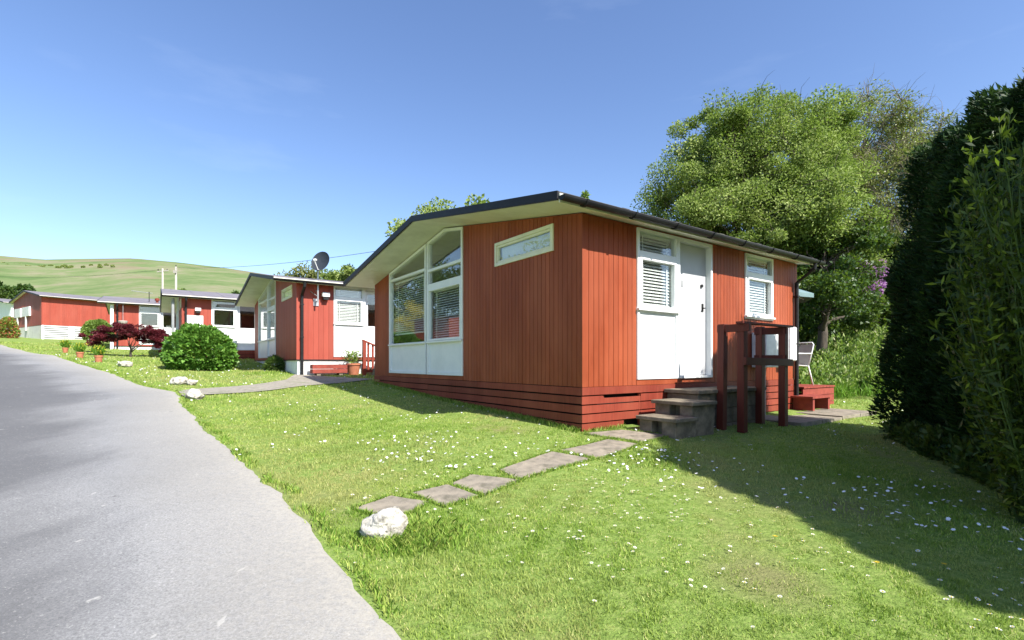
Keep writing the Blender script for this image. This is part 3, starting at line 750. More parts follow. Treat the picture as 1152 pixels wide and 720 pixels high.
# ------------------------------------------------------------------ paving slabs
slabs_px = [
 ([(398, 574), (440, 559.5), (484, 566.5), (445, 586)], 'smallest visible paving slab, half hidden behind the white boulder'),
 ([(461.7, 556.2), (502.4, 546.5), (540, 559.3), (500.3, 571)], 'square paving slab just right of the white boulder, second from the lane'),
 ([(506, 545.6), (530.4, 535.3), (585.8, 541.5), (545.7, 558)], 'third paving slab from the lane, touching a dark joint at its right corner'),
 ([(562, 529.8), (621.6, 509.3), (667.4, 517.5), (583.4, 541.5)], 'longest paving slab in the middle of the lawn path'),
 ([(630, 507.5), (683, 495.1), (720, 500.7), (674, 517)], 'pale paving slab between the longest slab and the house corner'),
 ([(655.3, 488.5), (699.7, 484.7), (756.7, 491), (723.3, 498.6)], 'paving slab against the house skirting in front of the lowest step')]
SLABP = []
for q, lab in slabs_px:
    P = [np.array(gp(*a)) for a in q]; SLABP.append(np.array(P)); c = sum(P)/4
    mb = MB(); cz = Hs(*c)
    n_ = 1
    ring_ = []
    for i in range(4):
        a, b_ = P[i], P[(i+1) % 4]
        for k_ in range(4):
            q_ = a + (b_ - a)*(k_ + random.uniform(-.1, .1))/4; q_ = q_ + (c - q_)/np.linalg.norm(c - q_)*random.uniform(0, .012)
            ring_.append(q_)
    zt = [Hs(*r_) + .016 for r_ in ring_]
    mb.add([(r_[0]-c[0], r_[1]-c[1], z - cz) for r_, z in zip(ring_, zt)] + [(r_[0]-c[0], r_[1]-c[1], z - cz - .06) for r_, z in zip(ring_, zt)],
           [tuple(range(16)), tuple(range(31, 15, -1))] + [(i, i + 16, (i+1) % 16 + 16, (i+1) % 16) for i in range(16)])
    o = mb.build('paving_slab', M['slab'], None, bevel=.004); o.location = (c[0], c[1], cz)
    tag(o, lab, 'paving slab', 'paving slabs crossing the lawn')

# ------------------------------------------------------------------ boulders
def boulder(px, py, w, h, label, seed, ax=(1, .8, 1), mat=None, name='boulder'):
    x, y = gp(px, py); k_ = y/F; wx, hz = w*k_, h*k_
    bm = bmesh.new(); bmesh.ops.create_icosphere(bm, subdivisions=5, radius=1)
    rr = random.Random(seed); planes = [(Vector((rr.gauss(0, 1), rr.gauss(0, 1), rr.gauss(0, .8))).normalized(), rr.uniform(.62, .92)) for _ in range(16)]
    from mathutils import noise as mn
    for v in bm.verts:
        d = v.co.normalized(); r_ = 1.
        for n_, k2 in planes:
            q = d.dot(n_)
            if q > .05: r_ = min(r_, k2/q)
        r_ += mn.noise(d*1.8 + Vector((seed, 0, 0)))*.14 + mn.noise(d*6 + Vector((0, seed, 0)))*.045 - max(0, mn.noise(d*11 + Vector((3, seed, 0))) - .25)*.28 + mn.noise(d*24)*.014
        v.co = Vector((d.x*wx/2*ax[0], d.y*wx/2*ax[1], d.z*hz*.62 + hz*.36))*1. if False else Vector((d.x*r_*wx/1.75, d.y*r_*wx/1.75*ax[1], d.z*r_*hz*.72 + hz*.38))
    me = bpy.data.meshes.new(name); bm.to_mesh(me); bm.free()
    me.materials.append(mat or M['stone']); me.polygons.foreach_set('use_smooth', [True]*len(me.polygons))
    o = bpy.data.objects.new(name, me); COL.objects.link(o); o.location = (x, y, Hs(x, y)); o.rotation_euler.z = rr.uniform(0, 1)
    return tag(o, label, 'boulder', 'white boulders edging the lawn'), (x, y)
_, RK = boulder(433, 604, 52, 30, 'pitted white boulder on the grass beside the nearest paving slab', 3)
boulder(203, 432.5, 20, 9, 'flat white boulder near the lane in front of the round bush', 5)
boulder(215.5, 433.5, 12, 7, 'smallest white boulder, touching the flat one before the round bush', 8)
boulder(219, 449.5, 19, 11, 'white boulder on the lawn corner where the narrow path meets the lane', 12)
boulder(141, 412.5, 15, 6, 'low pale boulder on the grass below the red maple', 17)

# ------------------------------------------------------------------ lawn grass
def lawn_mask(x, y):
    ok = ~inside_road(x, y, .022*pnoise(x, y, 14, 44) - .012 + .03*RNG.random(np.shape(x))**3)
    for c_, Lc in ((c1, 5.45), (c2, 5.45), (c3, 5.45), (c4, 5.45)):
        a = c_.rotation_euler.z; dx, dy = x - c_.location.x, y - c_.location.y
        lx, ly = dx*math.cos(a) + dy*math.sin(a), -dx*math.sin(a) + dy*math.cos(a)
        ok &= ~((lx > .0) & (lx < Lc) & (ly > .0) & (ly < WID))
        if c_ is c1:
            ok &= ~((lx > .7) & (lx < 3.22) & (ly > -.8) & (ly < 0) & ((lx < 1.57) | (ly > -.54)))
            ok &= ~((lx > 3.47) & (lx < 6.3) & (ly > -.95) & (ly < 0))
    for P in SLABP:
        ins = np.ones(x.shape, bool); c = P.mean(0)
        Q = c + (P - c)*.97
        sg = None
        for i in range(4):
            a, b_ = Q[i], Q[(i+1) % 4]
            cr = (b_[0]-a[0])*(y - a[1]) - (b_[1]-a[1])*(x - a[0]); cc = (b_[0]-a[0])*(c[1]-a[1]) - (b_[1]-a[1])*(c[0]-a[0])
            ins &= (cr*cc > 0)
        ok &= ~ins
    # narrow path
    G = PATHG
    ok &= ~inpoly(x, y, G)
    return ok
def inpoly(x, y, P):
    r_ = np.zeros(x.shape, bool); n = len(P)
    for i in range(n):
        x1_, y1_ = P[i]; x2_, y2_ = P[(i+1) % n]
        c_ = ((y1_ > y) != (y2_ > y)) & (x < (x2_-x1_)*(y-y1_)/((y2_-y1_) if y2_ != y1_ else 1e-9) + x1_)
        r_ ^= c_
    return r_
PATHG = [gp(*q) for q in PATHTOP] + [gp(*q) for q in PATHBOT[::-1]]
def pnoise(x, y, sc, seed):
    r_ = np.random.default_rng(seed); v = 0
    for _ in range(7):
        a = r_.uniform(0, 2*math.pi); f = sc*r_.uniform(.6, 1.8); v = v + np.sin((x*math.cos(a) + y*math.sin(a))*f + r_.uniform(0, 6))
    return v/3.2
bald = [(gp(858, 650), .22), (gp(300, 0 + 600), .0)]
def grass(rings, name, label):
    Vs, vs = [], []
    for r0, r1, dens, h, w, amax in rings:
        area = (r1**2 - r0**2)*amax
        n = int(area*dens); r_ = np.sqrt(RNG.uniform(r0**2, r1**2, n)); a = RNG.uniform(-amax, amax, n)
        x, y = r_*np.sin(a), r_*np.cos(a)
        k_ = lawn_mask(x, y); 
        bx, by = gp(858, 650); bd = np.hypot((x - bx), (y - by)*.8)*(1 + .3*pnoise(x, y, 14, 2))
        k_ &= ~((bd < .3) & (RNG.random(n) < .5))
        bx, by = gp(955, 571); bd = np.hypot((x - bx)*.7, (y - by))*(1 + .3*pnoise(x, y, 11, 2))
        k_ &= ~((bd < .3) & (RNG.random(n) < .4))
        x, y = x[k_], y[k_]; n = len(x)
        g = pnoise(x, y, 2.2, 3); g2 = pnoise(x, y, 7, 5)
        g3 = pnoise(x, y, 26, 8); thin = RNG.random(n) < np.clip(.95 + .45*g3 + .2*g, .3, 1)
        tall = 1 + .35*g + .45*np.clip(g3, -1, 1.2) + .3*np.exp(-((x - RK[0] - .12)**2 + (y - RK[1] + .03)**2)/.045)*3.4
        hh = h*np.clip(tall, .4, 3)*RNG.uniform(.55, 1.3, n)*np.where(thin, 1, .05)
        ww = w*RNG.uniform(.7, 1.3, n)
        th = RNG.uniform(0, 2*math.pi, n); ln = RNG.uniform(.1, .9, n)*hh; la = RNG.uniform(0, 2*math.pi, n)
        z = H(x, y) - .004
        bl = np.stack([x - np.cos(th)*ww/2, y - np.sin(th)*ww/2, z], 1); br = np.stack([x + np.cos(th)*ww/2, y + np.sin(th)*ww/2, z], 1)
        tp = np.stack([x + np.cos(la)*ln, y + np.sin(la)*ln, z + hh], 1)
        Vs.append(np.stack([bl, br, tp], 1).reshape(-1, 3))
        v = np.clip(.45 + .16*g2 - .12*g - .1*g3 + RNG.normal(0, .27, n), 0, 1); vs.append(np.repeat(v, 3))
    V = np.concatenate(Vs); v = np.concatenate(vs)
    o = fastmesh(name, V, np.arange(len(V)).reshape(-1, 3), M['grass'], v)
    tag(o, label, 'grass', kind='stuff')
    return o
grass([(1.6, 4.2, 13000, .017, .0055, 1.0), (4.2, 7, 6000, .02, .0075, .98), (7, 12, 1800, .025, .012, .95), (12, 20, 500, .036, .02, .95), (20, 42, 90, .045, .04, .95)],
      'grass', 'short mown lawn grass around the chalets')

# longer blades: along the tarmac rim, round the slabs and beside the boulder
def blades(x, y, h, name, label, mat, seed, w=.006):
    rg = np.random.default_rng(seed); n = len(x); ok = lawn_mask2(x, y); x, y, h = x[ok], y[ok], h[ok]; n = len(x)
    th = rg.uniform(0, 6.28, n); la = rg.uniform(0, 6.28, n); ln = rg.uniform(.15, .9, n)*h; ww = w*rg.uniform(.7, 1.3, n)
    z = H(x, y) - .003; c_, s_ = np.cos(th)*ww/2, np.sin(th)*ww/2
    mid = np.stack([x + np.cos(la)*ln*.35, y + np.sin(la)*ln*.35, z + h*.6], 1); tp = np.stack([x + np.cos(la)*ln, y + np.sin(la)*ln, z + h*.95], 1)
    o_ = np.stack([c_*.8, s_*.8, c_*0], 1)
    V = np.stack([np.stack([x - c_, y - s_, z], 1), np.stack([x + c_, y + s_, z], 1), mid + o_, tp, mid - o_], 1).reshape(-1, 3)
    o = fastmesh(name, V, np.arange(n*5).reshape(n, 5), mat, np.repeat(rg.random(n), 5)); return tag(o, label, 'grass', kind='stuff')
def lawn_mask2(x, y):
    ok = np.ones(x.shape, bool)
    for P in SLABP:
        c = P.mean(0); Q = c + (P - c)*.93; ins = np.ones(x.shape, bool)
        for i in range(4):
            a, b_ = Q[i], Q[(i+1) % 4]
            cr = (b_[0]-a[0])*(y - a[1]) - (b_[1]-a[1])*(x - a[0]); cc = (b_[0]-a[0])*(c[1]-a[1]) - (b_[1]-a[1])*(c[0]-a[0]); ins &= cr*cc > 0
        ok &= ~ins
    return ok
rg = np.random.default_rng(301); gx, gy_, gh = [], [], []
i_ = np.where((EDGE[:, 1] > 1.5) & (EDGE[:, 1] < 16))[0]; q = rg.choice(i_, 11000); j = rg.random(11000)[:, None]
pe = EDGE[q]*(1 - j) + EDGE[np.minimum(q + 1, len(EDGE) - 1)]*j; off = rg.normal(-.045, .025, 11000) + .02*pnoise(pe[:, 0], pe[:, 1], 16, 3)
keep = pnoise(pe[:, 0], pe[:, 1], 11, 7) > -.35; pe = (pe + Nr[q]*off[:, None])[keep]
gx.append(pe[:, 0]); gy_.append(pe[:, 1]); gh.append(rg.uniform(.018, .05, len(pe)))
for P in SLABP:
    for i in range(4):
        a, b_ = P[i], P[(i+1) % 4]; n_ = int(700*np.linalg.norm(b_ - a)); t_ = rg.random(n_)[:, None]; c = P.mean(0); m_ = a + (b_ - a)*t_; m_ = c + (m_ - c)*(1 + rg.normal(.03, .04, n_)[:, None])
        gx.append(m_[:, 0]); gy_.append(m_[:, 1]); gh.append(rg.uniform(.015, .045, n_))
for x0_, x1_, yy_ in ((0, .72, -.05),):
    n_ = 300; u_ = rg.uniform(x0_, x1_, n_); v_ = yy_ + rg.normal(0, .03, n_); ca_, sa_ = math.cos(RZ1), math.sin(RZ1)
    gx.append(C1[0] + u_*ca_ - v_*sa_); gy_.append(C1[1] + u_*sa_ + v_*ca_); gh.append(rg.uniform(.03, .07, n_))
n_ = 6000; u_ = rg.uniform(0, 7, n_); v_ = -.05 + rg.normal(0, .035, n_); gx.append(C1[0] + v_*math.cos(RZ1) - u_*math.sin(RZ1)); gy_.append(C1[1] + v_*math.sin(RZ1) + u_*math.cos(RZ1)); gh.append(rg.uniform(.03, .09, n_))
for px, py, s_, n_, h_ in ((470, 605, .11, 3000, .07), (425, 612, .08, 700, .045), (450, 611, .08, 1200, .06), (497, 600, .1, 700, .045), (735, 520, .2, 700, .05)):
    cx_, cy_ = gp(px, py); gx.append(cx_ + rg.normal(0, s_, n_)); gy_.append(cy_ + rg.normal(0, s_*.8, n_)); gh.append(h_*rg.uniform(.4, 1.15, n_))
gx, gy_, gh = map(np.concatenate, (gx, gy_, gh))
blades(gx, gy_, gh, 'grass_tufts', 'longer grass tufts along the tarmac edge, the slabs and the boulder', M['tuft'], 302)

# ------------------------------------------------------------------ daisies
def daisy_mesh(seed):
    rr = random.Random(seed); mb = MB(); h = rr.uniform(.02, .032); r_ = rr.uniform(.0085, .011); n = 11
    tx, ty = rr.uniform(-.3, .3), rr.uniform(-.3, .3)
    def q(x, y, z): return (x, y, h + z + x*tx + y*ty)
    for i in range(n):
        a = 2*math.pi*i/n; d = .2
        mb.add([q(.003*math.cos(a), .003*math.sin(a), 0), q(r_*math.cos(a-d), r_*math.sin(a-d), .0015), q(r_*1.08*math.cos(a), r_*1.08*math.sin(a), .002), q(r_*math.cos(a+d), r_*math.sin(a+d), .0015)], [(0, 1, 2, 3)], 0)
    mb.add([q(0, 0, .005)] + [q(.0042*math.cos(i), .0042*math.sin(i), .0015) for i in np.linspace(0, 2*math.pi, 7)[:-1]], [(0, i, i % 6 + 1) for i in range(1, 7)], 1)
    mb.tube([(0, 0, -.005), (0, 0, h)], .0012, 4, False, 2)
    return mb
dm = [daisy_mesh(i) for i in range(4)]
protos = []
for i, d_ in enumerate(dm):
    o = d_.build('daisy', [M['petal'], M['yolk'], M['stem']], None, fix=False); protos.append(o.data); bpy.data.objects.remove(o)
DL = 'small white daisy with a yellow eye growing in the lawn grass'; DG = 'daisies dotted over the lawn'
n = 26000; a = RNG.uniform(-.95, .95, n); r_ = np.sqrt(RNG.uniform(2.2**2, 26**2, n)); dx_, dy_ = r_*np.sin(a), r_*np.cos(a)
ok = lawn_mask(dx_, dy_) & (pnoise(dx_, dy_, 3.0, 9) + .9*pnoise(dx_, dy_, 9, 12) > RNG.normal(.55, .6, n))
ss, tt = st(dx_, dy_); ok &= (tt < 8.5) & (RNG.random(n) < np.clip(3.0/np.maximum(r_, 3), .12, 1)*.7 + .18)
dx_, dy_, r_ = dx_[ok], dy_[ok], r_[ok]
n2 = 1500; a = RNG.uniform(-.3, .82, n2); rr2 = np.sqrt(RNG.uniform(2.5**2, 5.5**2, n2)); x2, y2 = rr2*np.sin(a), rr2*np.cos(a)
k_ = lawn_mask(x2, y2) & (pnoise(x2, y2, 3.5, 21) > RNG.normal(.3, 1.1, n2))
dx_ = np.r_[dx_, x2[k_]]; dy_ = np.r_[dy_, y2[k_]]; r_ = np.r_[r_, rr2[k_]]
inv = (np.abs((dx_/dy_*F + HX) - 576) < 576) & (HY + (EYE - H(dx_, dy_))/dy_*F < 720)
order = np.argsort(r_ + np.where(inv, 0, 1000)); near, far = order[:300], order[300:]
for i in near:
    o = bpy.data.objects.new('daisy', protos[i % 4]); COL.objects.link(o); o.location = (dx_[i], dy_[i], Hs(dx_[i], dy_[i])); o.rotation_euler.z = random.uniform(0, 6)
    s_ = random.uniform(.6, 1.05); o.scale = (s_, s_, s_); tag(o, DL, 'daisy', DG)
V, Fc = [], []
n = len(far)
c = np.stack([dx_[far], dy_[far], H(dx_[far], dy_[far]) + .03], 1)
sz = .0105*RNG.uniform(.8, 1.3, n)*np.clip(r_[far]/9, 1, 1.7)
sz = sz*1.1
tilt = unit(np.stack([RNG.normal(0, .3, n), RNG.normal(-.1, .3, n), np.ones(n)], 1)); u_ = unit(np.cross(tilt, [[1, 0, 0.01]])); w_ = np.cross(tilt, u_)
ring_ = np.stack([c + (u_*math.cos(t_) + w_*math.sin(t_))*sz[:, None] for t_ in np.linspace(0, 2*math.pi, 7)[:-1]], 1).reshape(-1, 3)
o = fastmesh('daisies', ring_, np.arange(n*6).reshape(n, 6), M['petal']); tag(o, 'tiny white daisies far across the lawn, too many to count', 'flowers', kind='stuff')
print('daisies', len(near), len(far))
for px, py, lab in [(872, 611, 'yellow dandelion at the edge of the hedge shadow'), (466, 606, 'yellow dandelion in the tall grass right of the boulder'),
                    (986, 641, 'yellow dandelion in sunlit grass low on the right, level with the hedge shadow edge'), (1062, 643, 'yellow dandelion inside the hedge shadow at lower right')]:
    x, y = gp(px, py); mb = MB(); rr = random.Random(px)
    for i in range(26):
        a = rr.uniform(0, 6.28); r2 = rr.uniform(.006, .016); h = .04
        mb.add([(.002*math.cos(a), .002*math.sin(a), h), (r2*math.cos(a-.2), r2*math.sin(a-.2), h + .006 - r2*.2), (r2*math.cos(a+.2), r2*math.sin(a+.2), h + .006 - r2*.2)], [(0, 1, 2)])
    mb.tube([(0, 0, -.01), (0, 0, .04)], .0015, 5, False, 1)
    o = mb.build('dandelion', [M['yolk'], M['stem']], None, fix=False); o.location = (x, y, Hs(x, y)); tag(o, lab, 'dandelion')

# ------------------------------------------------------------------ trees and bushes
def wob(p, q, n, amp, rr):
    p, q = np.array(p, float), np.array(q, float); L_ = np.linalg.norm(q - p); out_ = []
    off = np.zeros(3)
    for i in range(n + 1):
        t_ = i/n
        if 0 < i < n: off = off + np.array([rr.gauss(0, 1), rr.gauss(0, 1), rr.gauss(0, .5)])*amp*L_/n
        out_.append(tuple(p*(1 - t_) + q*t_ + off*math.sin(math.pi*t_)*1.0 + np.array([0, 0, .06*L_*math.sin(math.pi*t_)])))
    return out_
def tree(name, label, base, trunk_h, lobes, nclump, nleaf, leaf, mat, bark='bark', r0=.22, clump=.55, seed=1, group=None, twigs=0, cat='tree', flat=.75, density=None, sag=.15):
    rr = random.Random(seed); rg = np.random.default_rng(seed)
    bx, by = base; bz = Hs(bx, by)
    root = empty(name, (bx, by, bz), 0, label=label, cat=cat, group=group)
    vol = np.array([l[3]*l[4]*l[5] for l in lobes])**.67; vol /= vol.sum()
    cent = []
    for i in range(nclump):
        l = lobes[rg.choice(len(lobes), p=vol)]
        d = unit(rg.normal(size=3)); k_ = (.3 + .75*rg.random()**.6)*rg.uniform(.82, 1.2)
        cent.append(np.array(l[:3]) + d*np.array(l[3:6])*k_)
    cent = np.array(cent)
    mb = MB(); fork = np.array([0, 0, trunk_h])
    mb.tube(wob((0, 0, -.2), fork, 5, .06, rr), [r0*1.15, r0, r0*.92, r0*.85, r0*.8, r0*.74], 9)
    nl = max(5, nclump//14); limbs = []
    for i in range(nl):
        c = cent[rg.integers(len(cent))]*np.array([.6, .6, .75]); c[2] = max(c[2], trunk_h + .3)
        st_ = fork*rg.uniform(.6, 1.); pts = wob(st_, c, 5, .16, rr); limbs.append(pts)
        mb.tube(pts, [r0*.5, r0*.42, r0*.34, r0*.27, r0*.2, r0*.13], 6)
    allp = np.array([p for l in limbs for p in l[2:]])
    for c in cent:
        s_ = allp[((allp - c)**2).sum(1).argmin()]
        mb.tube(wob(s_, c, 3, .2, rr), [r0*.14, r0*.1, r0*.07, r0*.03], 4, False)
        for _ in range(twigs):
            e = c + unit(rg.normal(size=3) + np.array([0, 0, .4]))*clump*rg.uniform(.8, 1.9)
            mb.tube(wob(c, e, 3, .2, rr), [r0*.05, r0*.04, r0*.025, r0*.012], 3, False)
    mb.build('trunk', M[bark], root, fix=False, smooth=True)
    w = rg.random(len(cent))*.9 + .4
    cnt = (nleaf*w/w.sum()).astype(int)
    idx = np.repeat(np.arange(len(cent)), cnt); n_ = len(idx)
    d = unit(rg.normal(size=(n_, 3))); rad = clump*(.45 + .8*rg.random(len(cent)))[idx]*rg.random(n_)**.45
    P = cent[idx] + d*rad[:, None]*np.array([1.15, 1.15, flat])
    D = d*.7 + rg.normal(size=(n_, 3))*.7 + np.array([0, 0, -sag])
    cv = rg.random(len(cent))[idx]
    V, Fc = leafarr(P, D, leaf[0]*rg.uniform(.6, 1.3, n_), leaf[1]*rg.uniform(.6, 1.3, n_), rg)
    fastmesh('crown', V, Fc, mat, np.repeat(np.clip(.5*cv + .5*rg.random(n_), 0, 1), 4), root)
    return root
def loc_from(px, Y): return ((px - HX)/F*Y, Y)
# big leafy tree behind the near chalet
bx, by = loc_from(880, 17.)
def lobe(px, py, Yd, rpx, rpy, ry, base):
    bz = Hs(*base); x = (px - HX)/F*Yd; return (x - base[0], Yd - base[1], EYE + (HY - py)/F*Yd - bz, rpx/F*Yd, ry, rpy/F*Yd)
b0 = (bx, by)
tree('tree', 'big light green leafy tree rising behind the near chalet roof', b0, 2.6,
     [lobe(800, 165, 17, 42, 38, 1.6, b0), lobe(870, 175, 17, 60, 58, 2.2, b0), lobe(785, 230, 16.5, 55, 50, 1.8, b0), lobe(900, 235, 16, 60, 62, 2., b0), lobe(850, 260, 16, 90, 50, 2., b0), lobe(925, 150, 18, 30, 30, 1.5, b0), lobe(930, 290, 16.5, 38, 45, 1.5, b0)],
     480, 190000, (.088, .05), M['treeleaf'], seed=4, clump=.5, twigs=2)
b1 = loc_from(985, 19.)
tree('tree', 'thin twiggy olive tree between the big green tree and the dark hedge', b1, 3.,
     [lobe(980, 160, 19, 66, 44, 2.2, b1), lobe(1030, 165, 19, 38, 40, 1.6, b1), lobe(965, 215, 19, 46, 60, 2., b1), lobe(1000, 250, 18.5, 44, 70, 2., b1), lobe(975, 300, 18, 40, 50, 1.6, b1)],
     210, 48000, (.1, .045), M['twigleaf'], 'palebark', seed=9, clump=.6, twigs=14)
b2_ = loc_from(925, 14.2)
tree('tree', 'shadowy ivy clad tree with bare leaning stems under the big crown', b2_, 1.2,
     [lobe(920, 330, 14.2, 34, 40, 1.1, b2_), lobe(960, 330, 15, 30, 60, 1.1, b2_), lobe(945, 280, 15, 40, 34, 1.2, b2_)],
     60, 20000, (.1, .065), M['darkleaf'], seed=14, clump=.4, twigs=5, r0=.16)
b3 = loc_from(968, 16.)
rt = tree('rhododendron', 'mauve flowering rhododendron glimpsed between tree and hedge', b3, .6,
     [lobe(975, 322, 16, 26, 22, .8, b3), lobe(945, 345, 16, 25, 30, .9, b3), lobe(985, 370, 16.5, 28, 40, .9, b3)],
     40, 14000, (.13, .05), M['darkleaf'], seed=15, clump=.35, cat='flowering shrub')
rg = np.random.default_rng(5); fl = []
for i in range(52):
    l = lobe(966, 318, 15.3, 32, 24, .4, b3); d = unit(rg.normal(size=3)); d[1] = -abs(d[1]); c = np.array(l[:3]) + d*np.array(l[3:])*rg.uniform(.5, 1.05)
    q, dd_ = ell_surface(90, c, (.14, .14, .13), rg, .8); fl.append((q, dd_))
for px in ((935, 300), (945, 290), (1000, 300), (955, 350)):
    for j in range(2):
        l = lobe(px[0], px[1], 15.4, 8, 12, .3, b3); c = np.array(l[:3]) + rg.normal(0, .15, 3); q, dd_ = ell_surface(60, c, (.13, .13, .12), rg, .8); fl.append((q, dd_))
foliage('blossom', np.concatenate([f[0] for f in fl]), np.concatenate([f[1] for f in fl]), .06, .05, M['purple'], rt, rg)
# dark undergrowth wall behind, one mass
def mass(name, label, pts, n_, leaf, mat, seed, cat='undergrowth', up=.5, kind='stuff'):
    rg = np.random.default_rng(seed); Ps, Ds = [], []
    for (x, y, z, rx, ry, rz_) in pts:
        k_ = int(n_/len(pts)); q, d = ell_surface(k_, (x, y, z), (rx, ry, rz_), rg, .5); Ps.append(q); Ds.append(d + rg.normal(size=d.shape)*.6 + np.array([0, 0, up]))
    P, D = np.concatenate(Ps), np.concatenate(Ds)
    ok_ = P[:, 2] > H(P[:, 0], P[:, 1]) - .02; P, D = P[ok_], D[ok_]; n3 = len(P)
    V, Fc = leafarr(P, D, leaf[0]*rg.uniform(.6, 1.4, n3), leaf[1]*rg.uniform(.6, 1.4, n3), rg)
    o = fastmesh(name, V, Fc, mat, np.repeat(rg.random(n3), 4)); tag(o, label, cat, kind=kind); return o
pts = []
rr = random.Random(3)
for i in range(90):
    px = rr.uniform(890, 1110); Y_ = rr.uniform(15.5, 19); x = (px - HX)/F*Y_; z = Hs(x, Y_) + rr.uniform(.2, 3.4)
    pts.append((x, Y_, z, rr.uniform(.4, .9), .5, rr.uniform(.3, .6)))
mass('undergrowth', 'deep shady undergrowth below the trees behind the bank', pts, 60000, (.13, .08), M['darkleaf'], 31)
pts = []
for i in range(260):
    px = rr.uniform(885, 1050); Y_ = rr.uniform(11.8, 15.8); x = (px - HX)/F*Y_; sc = rr.uniform(.14, .34)
    pts.append((x, Y_, Hs(x, Y_) + sc*.7*rr.uniform(.6, 2.2), sc*1.2, sc, sc*.9))
mass('bank_foliage', 'bright green nettles and weeds covering the sunny bank', pts, 52000, (.1, .045), M['bank'], 32, cat='ground cover', up=1.0)
# fine stalks on the bank
rg = np.random.default_rng(33); n_ = 4500; px = rg.uniform(895, 1045, n_); Y_ = rg.uniform(11.4, 15., n_); x = (px - HX)/F*Y_
P = np.stack([x, Y_, H(x, Y_)], 1); V, Fc = leafarr(P, rg.normal(0, .35, (n_, 3)) + [0, 0, 1], rg.uniform(.15, .55, n_), .014, rg)
tag(fastmesh('long_grass', V, Fc, M['longgrass'], np.repeat(rg.random(n_), 4)), 'long grass stalks standing on the sunny bank', 'grass', kind='stuff')

